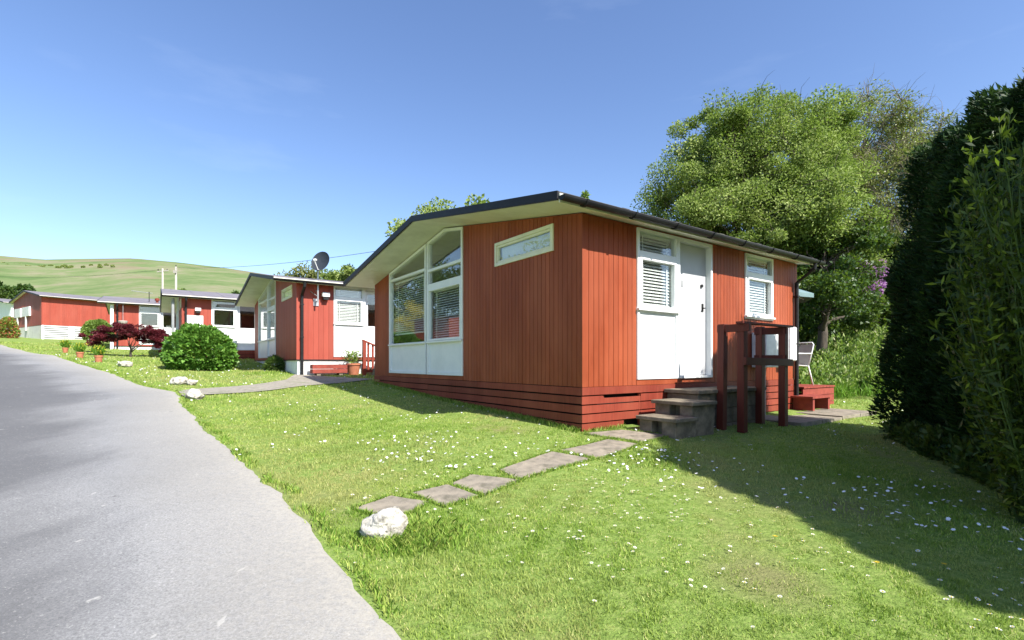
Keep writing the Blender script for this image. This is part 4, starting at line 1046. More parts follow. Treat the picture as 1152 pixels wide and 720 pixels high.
# tall conifer hedge
def hedge(label, line, thick, top_z, nleaf, seed, name='hedge'):
    """line: front foot of the hedge; it grows away to the right of the line"""
    rg = np.random.default_rng(seed); Ln = np.array(line, float)
    sg = np.r_[0, np.cumsum(np.linalg.norm(np.diff(Ln, axis=0), axis=1))]; tot = sg[-1]
    def at_(s_): return np.stack([np.interp(s_, sg, Ln[:, 0]), np.interp(s_, sg, Ln[:, 1])], -1)
    def nrm(s_):
        d = unit(at_(np.minimum(s_ + .05, tot)) - at_(np.maximum(s_ - .05, 0))); return np.stack([d[..., 1], -d[..., 0]], -1)
    c0 = at_(np.array([tot/2]))[0]; gz = Hs(*c0)
    root = empty(name, (c0[0], c0[1], gz), 0, label=label, cat='hedge')
    topf = lambda s_: EYE + np.interp(s_, [q[0] for q in top_z], [q[1] for q in top_z])
    def bulge(s_, z): return .16*pnoise(s_, z, 2.0, seed) + .09*pnoise(s_, z, 5.5, seed + 1) + .05*pnoise(s_, z, 13, seed + 2)
    def P3(s_, dep, z):
        b_ = at_(s_) + nrm(s_)*dep[..., None]; return np.stack([b_[..., 0], b_[..., 1], z], -1)
    parts = []
    def prof(z, g, t_):    # rounded shoulders, tapering skirt
        k_ = (z - g)/(t_ - g); return .14*np.clip((k_ - .93)/.07, 0, 1)**2 + .1*np.clip((.1 - k_)/.1, 0, 1) + .02*k_
    # front and back faces
    n1 = int(nleaf*.62); s_ = rg.uniform(0, tot, n1); f0 = at_(s_); g = H(f0[:, 0], f0[:, 1]); t_ = topf(s_) + .1*pnoise(s_, s_*0, 5, seed+4); z = g + .02 + (t_ - g)*rg.random(n1)
    dep = prof(z, g, t_) - bulge(s_, z) + rg.exponential(.09, n1)
    nn = nrm(s_); parts.append((P3(s_, dep, z), np.stack([-nn[:, 0], -nn[:, 1], np.full(n1, .75)], 1)))
    n2_ = int(nleaf*.10); s_ = rg.uniform(0, tot, n2_); f0 = at_(s_); g = H(f0[:, 0], f0[:, 1]); t_ = topf(s_); z = g + (t_ - g)*rg.random(n2_)
    dep = thick - prof(z, g, t_) + .1*pnoise(s_, z, 2, 77) - rg.exponential(.08, n2_); nn = nrm(s_)
    parts.append((P3(s_, dep, z), np.stack([nn[:, 0], nn[:, 1], np.full(n2_, .75)], 1)))
    # top
    n3_ = int(nleaf*.18); s_ = rg.uniform(0, tot, n3_); t_ = topf(s_) + .1*pnoise(s_, s_*0, 5, seed+4); dep = rg.uniform(.1, thick - .1, n3_)
    z = t_ + .1*pnoise(s_, dep, 4, seed + 5) - rg.exponential(.06, n3_); parts.append((P3(s_, dep, z), rg.normal(0, .5, (n3_, 3)) + [0, 0, 1]))
    # ends
    for e, sgn in ((0, -1), (tot, 1)):
        n4 = int(nleaf*.05); s_ = np.full(n4, e*1.); dep = rg.uniform(.05, thick - .05, n4); f0 = at_(s_); g = H(f0[:, 0], f0[:, 1]); t_ = topf(s_); z = g + (t_ - g)*rg.random(n4)
        q = P3(s_, dep, z); dirs = unit(at_(np.array([tot])) - at_(np.array([tot - .1])))[0] if sgn > 0 else -unit(at_(np.array([.1])) - at_(np.array([0.])))[0]
        off = .12*pnoise(dep, z, 3, 8) - rg.exponential(.08, n4); q[:, :2] += dirs*off[:, None]
        parts.append((q, np.concatenate([np.tile(dirs, (n4, 1)), np.full((n4, 1), .7)], 1)))
    P = np.concatenate([q[0] for q in parts]); D = np.concatenate([q[1] for q in parts]); n_ = len(P)
    D = unit(D) + rg.normal(size=(n_, 3))*.45
    V, Fc = leafarr(P, D, .085*rg.uniform(.5, 1.6, n_), .02*rg.uniform(.6, 1.5, n_), rg)
    V = V - np.array([c0[0], c0[1], gz]); v = np.clip(.35 + .25*pnoise(P[:, 0]*2 + P[:, 1], P[:, 2], 4, 6) + rg.normal(0, .2, n_), 0, 1)
    fastmesh('foliage', V, Fc, M['hedge'], np.repeat(v, 4), root)
    # twiggy heart of the hedge
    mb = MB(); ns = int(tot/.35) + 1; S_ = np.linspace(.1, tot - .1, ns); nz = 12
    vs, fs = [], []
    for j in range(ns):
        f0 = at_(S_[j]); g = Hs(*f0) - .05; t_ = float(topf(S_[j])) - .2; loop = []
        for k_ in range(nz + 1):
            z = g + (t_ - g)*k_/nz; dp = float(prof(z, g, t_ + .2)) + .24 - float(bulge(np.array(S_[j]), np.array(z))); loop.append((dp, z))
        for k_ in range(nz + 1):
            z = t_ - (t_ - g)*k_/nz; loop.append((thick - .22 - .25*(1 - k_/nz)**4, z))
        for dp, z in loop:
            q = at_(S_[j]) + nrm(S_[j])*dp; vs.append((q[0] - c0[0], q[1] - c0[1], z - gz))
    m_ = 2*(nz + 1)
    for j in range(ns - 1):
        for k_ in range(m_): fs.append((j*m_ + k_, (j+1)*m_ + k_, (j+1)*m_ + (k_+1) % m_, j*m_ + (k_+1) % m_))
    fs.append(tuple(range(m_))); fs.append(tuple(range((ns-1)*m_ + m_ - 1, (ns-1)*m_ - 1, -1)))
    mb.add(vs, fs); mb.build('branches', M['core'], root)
    return root
hedge('tall dark clipped conifer hedge shading the right side of the lawn', [(5.5, -1.2), (4.75, .6), (4.1, 2.2), (4.2, 4.05), (4.75, 5.5), (5.3, 6.9)],
      1.7, [(0, 2.6), (1.8, 2.65), (3.6, 2.6), (5.5, 2.42), (7.2, 2.6), (8.6, 2.72)], 210000, 21)
# lance leaved shrub in front of it
def lance_shrub(label, cx, cy, h, rad, nst, seed, mat, leaf=(.13, .026), name='shrub', flowers=0):
    rg = np.random.default_rng(seed); rr = random.Random(seed); bz = Hs(cx, cy)
    root = empty(name, (cx, cy, bz), 0, label=label, cat='shrub'); mb = MB(); Ps, Ds = [], []
    for i in range(nst):
        a = rr.uniform(0, 6.28); r_ = rad*math.sqrt(rr.random()); hh = h*rr.uniform(.35, 1.)*(1 - .25*(r_/rad)**2)
        b_ = np.array([r_*.35*math.cos(a), r_*.35*math.sin(a), 0]); e = np.array([r_*math.cos(a) + rr.gauss(0, .06), r_*math.sin(a) + rr.gauss(0, .06), hh])
        pts = wob(b_, e, 6, .09, rr); mb.tube(pts, [.009, .008, .007, .006, .005, .004, .002], 4, False)
        pa = np.array(pts); k_ = 75
        t_ = rg.uniform(.06, 1, k_)*5.99; i0 = np.minimum(t_.astype(int), 5); fr = (t_ - i0)[:, None]
        q = pa[i0]*(1 - fr) + pa[i0 + 1]*fr; ax = unit(pa[i0 + 1] - pa[i0])
        # side twigs
        tw = rg.random(k_) < .75; q = q + np.where(tw[:, None], unit(rg.normal(size=(k_, 3)))*rg.uniform(.02, .16, (k_, 1)), 0)
        Ps.append(q); Ds.append(ax*.55 + unit(rg.normal(size=(k_, 3)))*.8 + [0, 0, -.1])
        Ps.append(np.repeat(pa[-1][None], 5, 0)); Ds.append(unit(pa[-1] - pa[-2]) + rg.normal(size=(5, 3))*.4)
    mb.build('stems', M['stem'], root, fix=False)
    P, D = np.concatenate(Ps), np.concatenate(Ds); n_ = len(P)
    V, Fc = leafarr(P, D, leaf[0]*rg.uniform(.6, 1.25, n_), leaf[1]*rg.uniform(.7, 1.3, n_), rg, .12)
    fastmesh('foliage', V, Fc, mat, np.repeat(rg.random(n_), 4), root)
    if flowers:
        for i in range(flowers):
            c = P[rg.integers(n_)]; q, d = ell_surface(40, c, (.04, .04, .05), rg, .5); 
            Ps.append(q); 
        Q = np.concatenate(Ps[-flowers:]); foliage('blossom', Q, rg.normal(size=Q.shape), .03, .022, M['purple'], root, rg)
    return root
lance_shrub('tall yellow green shrub with lance shaped leaves in front of the dark hedge', 3.74, 3.36, 3.2, .66, 380, 41, M['shrub'], leaf=(.08, .021), flowers=3)
# low ivy and weeds at the hedge foot
pts = []
for i in range(150):
    t_ = rr.random(); x = 4.22 + 1.12*t_ + rr.gauss(0, .1); y = 3.6 + 3.2*t_; sc = rr.uniform(.08, .22); pts.append((x, y, Hs(x, y) + sc*.5, sc, sc, sc))
mass('hedge_foot_weeds', 'dark ivy and weeds crowding the foot of the tall hedge', pts, 26000, (.07, .04), M['darkleaf'], 44, cat='ground cover', up=.8)

# round bushes
def ball_bush(name, label, px, py, wpx, hpx, nleaf, leaf, mat, seed, cat='bush', stem_h=0, group=None, Yo=None):
    x, y = gp(px, py) if Yo is None else loc_from(px, Yo)
    rg = np.random.default_rng(seed); rr = random.Random(seed)
    gz = Hs(x, y); rx = wpx/F*y/2; hz = hpx/F*y
    root = empty(name, (x, y, gz), 0, label=label, cat=cat, group=group)
    d = unit(rg.normal(size=(nleaf, 3))); d[:, 2] = np.where(d[:, 2] < -.62, -d[:, 2], d[:, 2])
    bump = 1 + .07*pnoise(d[:, 0]*2, d[:, 2]*2 + d[:, 1], 3, seed) + .05*pnoise(d[:, 0]*5, d[:, 1]*5 + d[:, 2]*4, 3, seed + 1)
    k_ = bump*(1 - rg.exponential(.055, nleaf)); cz = stem_h + (hz - stem_h)*(.46 if stem_h else .36)
    P = np.stack([d[:, 0]*rx, d[:, 1]*rx*.95, d[:, 2]*(hz - stem_h)*np.where((d[:, 2] > 0) & (stem_h == 0), .64, .54)], 1)*k_[:, None] + [0, 0, cz]
    D = d + rg.normal(size=(nleaf, 3))*.55 + [0, 0, .1]
    ok_ = P[:, 2] > .0; P, D = P[ok_], D[ok_]; n_ = len(P)
    V, Fc = leafarr(P, D, leaf[0]*rg.uniform(.6, 1.3, n_), leaf[1]*rg.uniform(.7, 1.3, n_), rg, .15)
    fastmesh('foliage', V, Fc, mat, np.repeat(rg.random(n_), 4), root)
    mb = MB()
    for i in range(26):
        dd_ = unit(rg.normal(size=3)); dd_[2] = abs(dd_[2])
        mb.tube(wob((0, 0, -.05), (dd_[0]*rx*.85, dd_[1]*rx*.85, cz + dd_[2]*(hz - cz)*.75), 4, .15, rr), [.02, .016, .012, .009, .005], 4, False)
    mb.build('stems', M['bark'], root, fix=False)
    return root
ball_bush('bush', 'large round glossy green bush on the lawn before the middle chalets', 225, 416, 68, 47, 11000, (.13, .085), M['bushgreen'], 51)
ball_bush('bush', 'clipped yellowish green ball bush in front of the blank red wall', 109.5, 385, 27, 36, 8000, (.07, .05), M['ballbush'], 52, stem_h=.45, Yo=21.5)
ball_bush('bush', 'shrub with mixed red and green leaves at the far left edge', 9, 372, 16, 22, 4000, (.16, .1), M['mixleaf'], 53, Yo=36)
ball_bush('bush', 'small dark fern like bush at the plinth corner of the chalet with the dish', 309, 417.5, 16, 14, 1500, (.12, .03), M['darkleaf'], 54)
# red maple
x, y = gp(147.5, 401.5); mb0 = (x, y); bz = Hs(x, y)
def ml(px, py, rpx, rpy, ry): k_ = y/F; return ((px - 147.5)*k_, random.uniform(-.2, .2), EYE + (HY - py)*k_ - bz, rpx*k_, ry, rpy*k_)
tree('maple', 'low spreading dark red maple with a forked trunk on the lawn', mb0, .28,
     [ml(120, 378, 19, 8, .45), ml(147, 372, 28, 7, .6), ml(172, 378, 17, 9, .45), ml(110, 384, 11, 7, .3), ml(181, 388, 9, 12, .25)],
     110, 32000, (.055, .036), M['maple'], seed=61, r0=.05, clump=.14, flat=.55)
# planters with yellow green plants
for i, (px, py, lab) in enumerate([(73.5, 397, 'terracotta pot with an upright cane, leftmost of the three by the lane'), (90, 403, 'terracotta pot of yellow flowers, middle of the three by the lane'), (111, 407.5, 'terracotta pot of yellow flowers, rightmost of the three by the lane')]):
    x, y = gp(px, py); rt = empty('flower_pot', (x, y, Hs(x, y)), 0, label=lab, cat='flower pot', group='terracotta pots beside the lane')
    mb = MB(); r_ = .11 if i else .1; mb.lathe([(0, 0), (r_*.75, 0), (r_*.95, .17), (r_*1.08, .17), (r_*1.08, .22), (r_*.9, .22), (r_*.88, .19), (0, .19)], 16); mb.build('pot', M['terracotta'], rt, fix=True)
    rg = np.random.default_rng(70 + i); n_ = 420; P = np.stack([rg.normal(0, .06, n_), rg.normal(0, .06, n_), .2 + rg.random(n_)*.12], 1)
    foliage('leaves', P, np.stack([rg.normal(0, .35, n_), rg.normal(0, .35, n_), np.ones(n_)], 1), .22*rg.uniform(.5, 1.4, n_), .022, M['longgrass'], rt, rg)
    n_ = 160; P = np.stack([rg.normal(0, .07, n_), rg.normal(0, .07, n_), .3 + rg.random(n_)*.22], 1)
    foliage('blossom', P, rg.normal(size=(n_, 3)), .05, .035, M['yellowleaf'], rt, rg)
    if i == 0:
        mb = MB(); mb.tube([(-.02, 0, .15), (-.02, 0, .72)], .012, 6); mb.build('cane', M['pole'], rt)

# trees beyond the roofs
def simple_tree(px, Y_, topy, wpx, label, seed, mat, n_=9000, leaf=(.22, .14), group='trees beyond the chalets', bot=None, sparse=1., cat='tree', bark='bark'):
    b_ = loc_from(px, Y_); gz = Hs(*b_); top = EYE + (HY - topy)/F*Y_ - gz; w_ = wpx/F*Y_/2
    lo = top*.35
    lb = [(0, 0, (top + lo)/2, w_*.8, w_*.8, (top - lo)/2*.85), (w_*.35, .2, top*.62, w_*.6, w_*.6, top*.24), (-w_*.4, 0, top*.58, w_*.55, w_*.55, top*.22), (0, 0, top*.8, w_*.5, w_*.5, top*.17)]
    return tree('tree', label, b_, lo, lb, 45, n_, leaf, mat, bark, seed=seed, r0=max(.08, top*.025), clump=w_*.3*sparse, group=group, cat=cat)
simple_tree(474, 24, 216, 92, 'tree crown just showing over the gable peak of the near chalet', 81, M['treeleaf'], 14000, (.16, .1))
simple_tree(540, 26, 223, 60, 'tree whose tip barely shows above the middle of the near chalet roof', 82, M['treeleaf'])
simple_tree(662, 20, 211, 22, 'narrow yellowish tree tip above the roof edge of the near chalet', 83, M['ballbush'], 5000, (.14, .09))
for i, (px, Y_, ty, w_, lab) in enumerate([(342, 30, 296, 62, 'thin leaved tree left of the satellite dish'), (376, 27, 295, 54, 'bushy green tree right of the satellite dish'), (396, 25, 287, 34, 'tallest sprig of tree between the satellite dish and the near chalet roof'), (415, 28, 299, 56, 'tree half hidden behind the left eave of the near chalet')]):
    simple_tree(px, Y_, ty, w_, lab, 90 + i, M['twigleaf'] if i in (0,) else M['treeleaf'], 6000, (.15, .1))
for i, (px, Y_, ty, w_, lab) in enumerate([(-8, 52, 313, 40, 'dark tree clump at the left edge above the farthest chalet'), (22, 54, 317, 36, 'dark rounded tree behind the roof corner of the blank chalet'), (205, 60, 321, 34, 'round green tree behind the two utility poles'), (268, 58, 326, 30, 'small dark tree on the slope left of the middle chalet gable')]):
    simple_tree(px, Y_, ty, w_, lab, 100 + i, M['darkleaf'] if i != 2 else M['ballbush'], 7000, (.3, .2))
# far belt of woods behind the near chalet and beyond
pts = []
for i in range(150):
    px = rr.uniform(420, 1300); Y_ = rr.uniform(36, 50); x = (px - HX)/F*Y_; pts.append((x, Y_, Hs(x, Y_) + rr.uniform(.5, 4), rr.uniform(1, 2.2), 1.2, rr.uniform(.8, 1.6)))
mass('woodland', 'far belt of dark woodland behind the chalets', pts, 45000, (.34, .22), M['darkleaf'], 111, cat='woodland')
pts = []
for i in range(96):
    a_ = rr.uniform(-1.5, -.45); f_ = rr.random()
    if i >= 60 and i < 110 and a_ > -1.0 and a_ < -.8: a_ -= .4
    if i < 60: Y_ = 62 + 430*(.62 + .015*math.sin(a_*9)); a_ = rr.uniform(-1.2, -.8)
    elif i < 110: Y_ = rr.uniform(100, 160)
    else: Y_ = rr.uniform(130, 400)
    pk_ = min(1, (Y_ - 62)/430/.86); g__ = .12 + .88*math.sin(pk_*math.pi/2)**.9
    z_ = EYE + (HY - float(np.interp(a_, az, hy)))/F*g__*Y_
    sc = rr.uniform(.5, 1.1)*(1 if i < 110 else 1.3)*(1 if i >= 60 else .8); pts.append((a_*Y_, Y_, z_ + sc*.3, sc*1.7, sc, sc))
mass('hillside_scrub', 'scattered gorse and scrub over the green hillside', pts, 18000, (.5, .35), M['treeleaf'], 115, cat='scrub')
# across the lane: what the big window mirrors
for i, (x, y, h, w_, lab, mt) in enumerate([(-42, 26, 11, 5, 'tall dark tree across the lane, left of the mirrored chalet', 'darkleaf'), (-46, 34, 12, 6, 'tallest tree across the lane behind the mirrored chalet', 'darkleaf'), (-36, 16, 10, 5, 'leafy tree across the lane, near the bend', 'treeleaf'), (-30, 10, 9, 4.5, 'leafy tree across the lane opposite the near chalet', 'treeleaf'), (-36.7, 29.8, 4.6, 2.3, 'golden yellow shrub across the lane', 'yellowleaf'), (-24, 4, 10, 5, 'broad tree across the lane beside the camera', 'darkleaf')]):
    gz = Hs(x, y); lb = [(0, 0, h*.62, w_*.75, w_*.75, h*.34), (w_*.3, 0, h*.5, w_*.6, w_*.6, h*.25), (-w_*.3, 0, h*.48, w_*.6, w_*.6, h*.25)]
    tree('tree' if i != 4 else 'shrub', lab, (x, y), h*.2, lb, 50, 9000, (.3, .2) if i != 4 else (.1, .07), M[mt], seed=120 + i, r0=h*.02, clump=w_*.28, group='trees across the lane' if i != 4 else None, cat='tree' if i != 4 else 'shrub')

# ------------------------------------------------------------------ small things on the chalets
# satellite dish on chalet two
rt = empty('satellite_dish', local(c2, .5, -.02, 1.6), R(35.6), label='dark grey satellite dish on a pale mast at the corner of a red chalet', cat='satellite dish')
mb = MB(); mb.tube([(0, -.2, -.02), (0, -.2, .95)], .022, 10); mb.build('mast', M['steel'], rt)
mb = MB(); mb.tube([(0, 0, .02), (0, -.2, .02)], .016, 8); mb.tube([(-.16, -.01, .3), (0, -.2, .14)], .01, 6); mb.box(-.07, .07, -.012, .0, -.1, .1)
mb.tube([(0, 0, .32), (0, -.2, .32)], .016, 8); mb.build('bracket', M['steel'], rt)
mb = MB(); prof = [(0.0001, .05)] + [(r_, .05 - .05*(r_/.29)**2*-1 - .05) for r_ in (.05, .1, .16, .22, .29)]
prof = [(max(r_, .0005), .14*(r_/.29)**2*.5) for r_ in (0, .06, .12, .18, .24, .29)] + [(.296, .075), (.29, .062)] + [(max(r_, .0005), .14*(r_/.29)**2*.5 - .01) for r_ in (.24, .18, .12, .06, 0)]
mb.lathe(prof, 28); dish = mb.build('dish', M['dishgrey'], rt, smooth=True)
dish.location = (.08, -.3, 1.08); fdir = Vector((-.72, -.62, .3)).normalized(); dish.rotation_euler = fdir.to_track_quat('Z', 'Y').to_euler(); dish.scale = (.93, 1, 1)
mb = MB(); mb.tube([(0, -.25, -.0), (0, -.27, .1), (0, -.1, .33)], .012, 6); mb.tube([(0, -.1, .33), (0, -.07, .26)], .035, 10); o = mb.build('feed_arm', M['signwhite'], rt)
o.location = dish.location; o.rotation_euler = dish.rotation_euler
def wall_light(c_, x, z, label):
    r_ = empty('floodlight', local(c_, x, -.015, z), c_.rotation_euler.z, label=label, cat='floodlight')
    mb = MB(); mb.box(-.1, .1, -.16, -.05, -.02, .1); mb.build('lamp_head', M['signwhite'], r_, bevel=.01)
    mb = MB(); mb.box(-.03, .03, -.05, 0, .0, .07); mb.box(-.07, .07, -.14, -.03, -.1, -.03); mb.build('bracket', M['black'], r_)
wall_light(c2, .74, 1.78, 'white floodlight on red boards right of the satellite dish')
wall_light(c3, .52, 1.62, 'white floodlight on the red wall behind the round bush')
r_ = empty('notice', local(c3, .42, -.02, .98), R(35.6), label='white notice board on the red wall behind the round bush', cat='sign')
mb = MB(); mb.box(-.28, .28, -.03, 0, 0, .45); mb.build('board', M['signwhite'], r_)
mb = MB()
for j in range(2):
    x_ = -.18
    while x_ < .15:
        w_ = random.uniform(.03, .06); mb.box(x_, x_ + w_, -.034, -.031, .28 - j*.1, .33 - j*.1); x_ += w_ + .015
mb.build('printing', M['signink'], r_)
# pipes at chalet three corner
mb = MB(); mb.tube([(-.3, -.1, 2.05), (-.3, -.1, -.6)], .05, 8); o = mb.build('vent_pipe', M['greyplastic'], None); o.location = c3.location; o.rotation_euler.z = R(35.6)
tag(o, 'grey upright pipe at the corner of the chalet behind the round bush', 'pipe')
# meter boxes on chalet five, gable side
for i, (y_, lab) in enumerate(((3.35, 'white meter box on the far left gable, right one of the pair'), (5.5, 'white meter box on the far left gable, left one of the pair'))):
    r_ = empty('meter_box', local(c5, -.015, y_, .8), R(57), label=lab, cat='meter box', group='white meter boxes on chalet walls')
    mb = MB(); mb.box(-.12, 0, -.9, .9, 0, .72) if i == 0 else mb.box(-.12, 0, -.8, .8, 0, .7); mb.build('body', M['signwhite'], r_, bevel=.01)
    mb = MB(); mb.tube([(-.08, 0, 0), (-.08, 0, -1.1)], .06, 8); mb.build('duct', M['render'], r_)
# hanging basket like lamp and aerial, chalet four
r_ = empty('television_aerial', local(c4, 1.4, .9, 2.3), R(35.6), label='thin television aerial on the grey roof behind the red maple', cat='aerial')
mb = MB(); mb.tube([(0, 0, 0), (0, 0, .62)], .02, 6); mb.build('mast', M['black'], r_)
mb = MB(); mb.tube([(-.75, 0, .62), (.15, 0, .55)], .014, 6)
for i in range(8): mb.tube([(-.7 + i*.11, -.2, .615 - i*.009), (-.7 + i*.11, .2, .615 - i*.009)], .008, 5)
mb.build('elements', M['greyplastic'], r_)
r_ = empty('chimney_flue', local(c4, 1.75, .7, 2.2), R(35.6), label='short dark flue on the roof beside the television aerial', cat='flue')
mb = MB(); mb.lathe([(.06, 0), (.06, .25), (.11, .25), (.11, .36), (0.001, .4)], 12); mb.build('pipe', M['skirt'], r_)
r_ = empty('hanging_basket', local(c4, .35, -.3, 1.0), R(35.6), label='small basket hanging from the eave of the chalet behind the maple', cat='hanging basket')
mb = MB(); mb.tube([(0, 0, .25), (0, 0, 1.1)], .01, 5); mb.build('chain', M['steel'], r_)
mb = MB(); mb.lathe([(.001, 0), (.12, .04), (.18, .14), (.2, .22), (.16, .25), (.001, .26)], 12); mb.build('bowl', M['pole'], r_)
# white side boards at the maple chalet corner
mb = MB(); mb.box(-.16, -.03, -.16, -.03, -.62, 2.02); o = mb.build('porch_post', M['white'], None); o.location = c4.location; o.rotation_euler.z = R(35.6)
tag(o, 'white corner post under the eave of the chalet behind the maple', 'post')

# trough and pot in front of chalet two
def g2(x, y): q = local(c2, x, y); return Hs(q[0], q[1]) - c2.location.z
gz = g2(1.2, -.3)
rt = empty('planter_trough', local(c2, .77, -.3, gz), R(35.6), label='long low red timber planter against the white base of a chalet', cat='planter')
mb = MB(); 
for j in range(2): mb.box(-.47, .47, -.16, .14, .06 + j*.12, .17 + j*.12)
mb.build('box', M['brickred'], rt, bevel=.006); mb = MB()
for s_ in (-.3, .3): mb.box(s_ - .05, s_ + .05, -.14, .12, 0, .058)
mb.build('feet', M['concrete'], rt); mb = MB(); mb.box(-.44, .44, -.12, .1, .29, .3); mb.build('soil', M['dark'], rt)
rt = empty('plant_pot', local(c2, 1.45, -.35, g2(1.45, -.35)), R(35.6), label='round terracotta pot of trailing leaves right of the red planter', cat='flower pot')
mb = MB(); mb.lathe([(.001, 0), (.13, 0), (.19, .28), (.21, .28), (.21, .33), (.17, .33), (.16, .29), (.001, .29)], 18); mb.build('pot', M['terracotta'], rt)
rg = np.random.default_rng(200); n_ = 160; P = np.stack([rg.normal(0, .1, n_), rg.normal(0, .08, n_), .34 + rg.random(n_)*.3], 1)
foliage('leaves', P, np.stack([rg.normal(0, .9, n_), rg.normal(0, .5, n_), rg.uniform(.1, .8, n_)], 1), .14*rg.uniform(.6, 1.5, n_), .03, M['ballbush'], rt, rg)
mb = MB(); rr = random.Random(5)
for i in range(6): mb.tube(wob((0, 0, .28), (rr.uniform(-.6, .45), rr.uniform(-.1, .1), rr.uniform(.4, .75)), 5, .1, rr), .009, 5)
mb.build('stems', M['stem'], rt)
# stair railing of chalet two
gz = g2(2.3, -.6)
rt = empty('stair_railing', local(c2, 1.66, -.62, gz), R(35.6), label='small red slatted stair railing beside the middle chalet, next to the terracotta pot', cat='railing')
for x_, h_ in ((0, 1.0), (1.3, .8)):
    mb = MB(); mb.box(x_ - .045, x_ + .045, -.045, .045, -.1, h_); mb.build('post', M['skirt'], rt)
mb = MB(); mb.bar((-.05, 0, 1.02), (.55, 0, .78), .1, .04); mb.bar((.5, 0, .8), (1.4, 0, .8), .1, .04); mb.build('handrail', M['skirt'], rt)
mb = MB(); mb.bar((-.05, 0, .14), (1.3, 0, .14), .04, .07); mb.build('rail', M['skirt'], rt)
for i in range(9):
    mb = MB(); x_ = .12 + i*.13; mb.box(x_ - .03, x_ + .03, -.012, .012, .1, (.98 - x_*.4) if x_ < .5 else .78); mb.build('baluster', M['skirt'], rt)
rt = empty('entrance_steps', local(c2, 2.0, -.4, gz), R(35.6), label='concrete doorstep block at the middle chalet behind the slatted railing', cat='steps')
mb = MB(); mb.box(-.1, .9, -.3, .38, -.1, .22); mb.box(.2, .9, -.25, .38, .22, .4); mb.build('block', M['concrete'], rt, bevel=.01)

# ------------------------------------------------------------------ poles and wire
pole_tops = []
for px, Y_, ty, lab in [(198, 46, 300, 'taller pale utility pole behind the chalet roofs, right one of the pair'), (183, 50, 302, 'pale utility pole with a short crossarm, left one of the pair'), (530, 23, 262, 'utility pole hidden behind the near chalet roof')]:
    x, y = loc_from(px, Y_); gz = Hs(x, y); h = EYE + (HY - ty)/F*Y_ - gz
    rt = empty('utility_pole', (x, y, gz), 0, label=lab, cat='utility pole', group='timber utility poles')
    mb = MB(); mb.tube([(0, 0, -.5), (0, 0, h*.5), (0, 0, h)], [.12, .105, .085], 10); mb.build('pole', M['pole'], rt, smooth=True)
    mb = MB(); mb.bar((-.55, 0, h - .35), (.55, 0, h - .2), .1, .1) if px == 183 else mb.bar((-.12, -.16, h - .5), (.12, -.16, h - .5), .1, .25); mb.build('crossarm', M['pole'], rt)
    mb = MB()
    for s_ in (-.45, 0, .45) if px == 183 else (0,): mb.lathe([(.05, 0), (.06, .06), (.03, .12), (.001, .16)], 8, (s_, 0, h - .2 + (0 if px == 183 else .2)))
    mb.build('insulator', M['black'], rt); pole_tops.append((x, y, gz + h - .1))
def wire(p, q, sag, label, r_=.012):
    p, q = np.array(p), np.array(q); mb = MB(); pts = []
    for i in range(25):
        t_ = i/24; pts.append(tuple(p*(1-t_) + q*t_ - np.array([0, 0, sag*4*t_*(1-t_)]) - p))
    mb.tube(pts, r_, 5); o = mb.build('overhead_wire', M['black'], None, fix=False); o.location = p; tag(o, label, 'wire', 'overhead wires')
wire(pole_tops[0], pole_tops[2], .5, 'thin overhead wire running from the pale pole towards the near chalet roof', .013)
wire(pole_tops[1], (pole_tops[1][0] - 40, pole_tops[1][1] + 12, pole_tops[1][2] + 2.5), 1., 'thin overhead wire leaving the poles to the left over the hillside', .012)

# ------------------------------------------------------------------ deck, chair, parasol beyond the near chalet
def gl(x, y): q = at1(x, y); return Hs(q[0], q[1]) - c1.location.z
gz = gl(6.3, 0)
rt = empty('timber_deck', at1(5.7, 0, gz), RZ1, label='low red timber deck behind the far corner of the near chalet', cat='deck')
dh = .40
mb = MB()
for i in range(10): mb.box(.0 + i*.135, .128 + i*.135, -.02, 3., dh - .03, dh)
mb.build('boards', M['brickred'], rt)
mb = MB()
for j in range(3): mb.box(0.01, 1.34, -.0, .03, -.05 + j*.14, .08 + j*.14)
for j in range(3): mb.box(1.31, 1.34, .03, 3., -.05 + j*.14, .08 + j*.14)
mb.build('fascia', M['brickred'], rt)
rt = empty('deck_step', at1(5.2, -.2, gz + .05), RZ1, label='open red timber step in front of the low deck', cat='step')
mb = MB(); mb.box(-.02, .8, -.2, .2, .17, .205); mb.build('tread', M['brickred'], rt)
for x_ in (.05, .66):
    mb = MB(); mb.box(x_, x_ + .07, -.17, .17, -.05, .168); mb.build('leg', M['brickred'], rt)
q = at1(6.42, .55, gz + dh)
rt = empty('garden_chair', q, R(18), label='pale grey mesh garden armchair standing on the red deck', cat='chair')
# chair faces -x local, back at +x
def ct(name, pts, r_, mat='chair', n=8):
    mb = MB(); mb.tube(pts, r_, n); mb.build(name, M[mat], rt, smooth=True)
mb = MB(); mb.add([(-.24, -.24, .43), (.2, -.23, .40), (.2, .23, .40), (-.24, .24, .43), (-.24, -.24, .415), (.2, -.23, .385), (.2, .23, .385), (-.24, .24, .415)], [(0, 1, 2, 3), (7, 6, 5, 4), (0, 4, 5, 1), (1, 5, 6, 2), (2, 6, 7, 3), (3, 7, 4, 0)]); mb.build('seat', M['chair'], rt)
mb = MB(); sh = [(.2, .40), (.235, .55), (.28, .70), (.33, .84)]
vs = [(x_, y_, z_) for x_, z_ in sh for y_ in (-.22, -.08, .08, .22)]; vs = [(x_ + .03*(abs(y_) < .1), y_, z_) for x_, y_, z_ in vs]
vs2 = [(x_ + .012, y_, z_) for x_, y_, z_ in vs]; fs = [(j*4+i, j*4+i+1, (j+1)*4+i+1, (j+1)*4+i) for j in range(3) for i in range(3)]
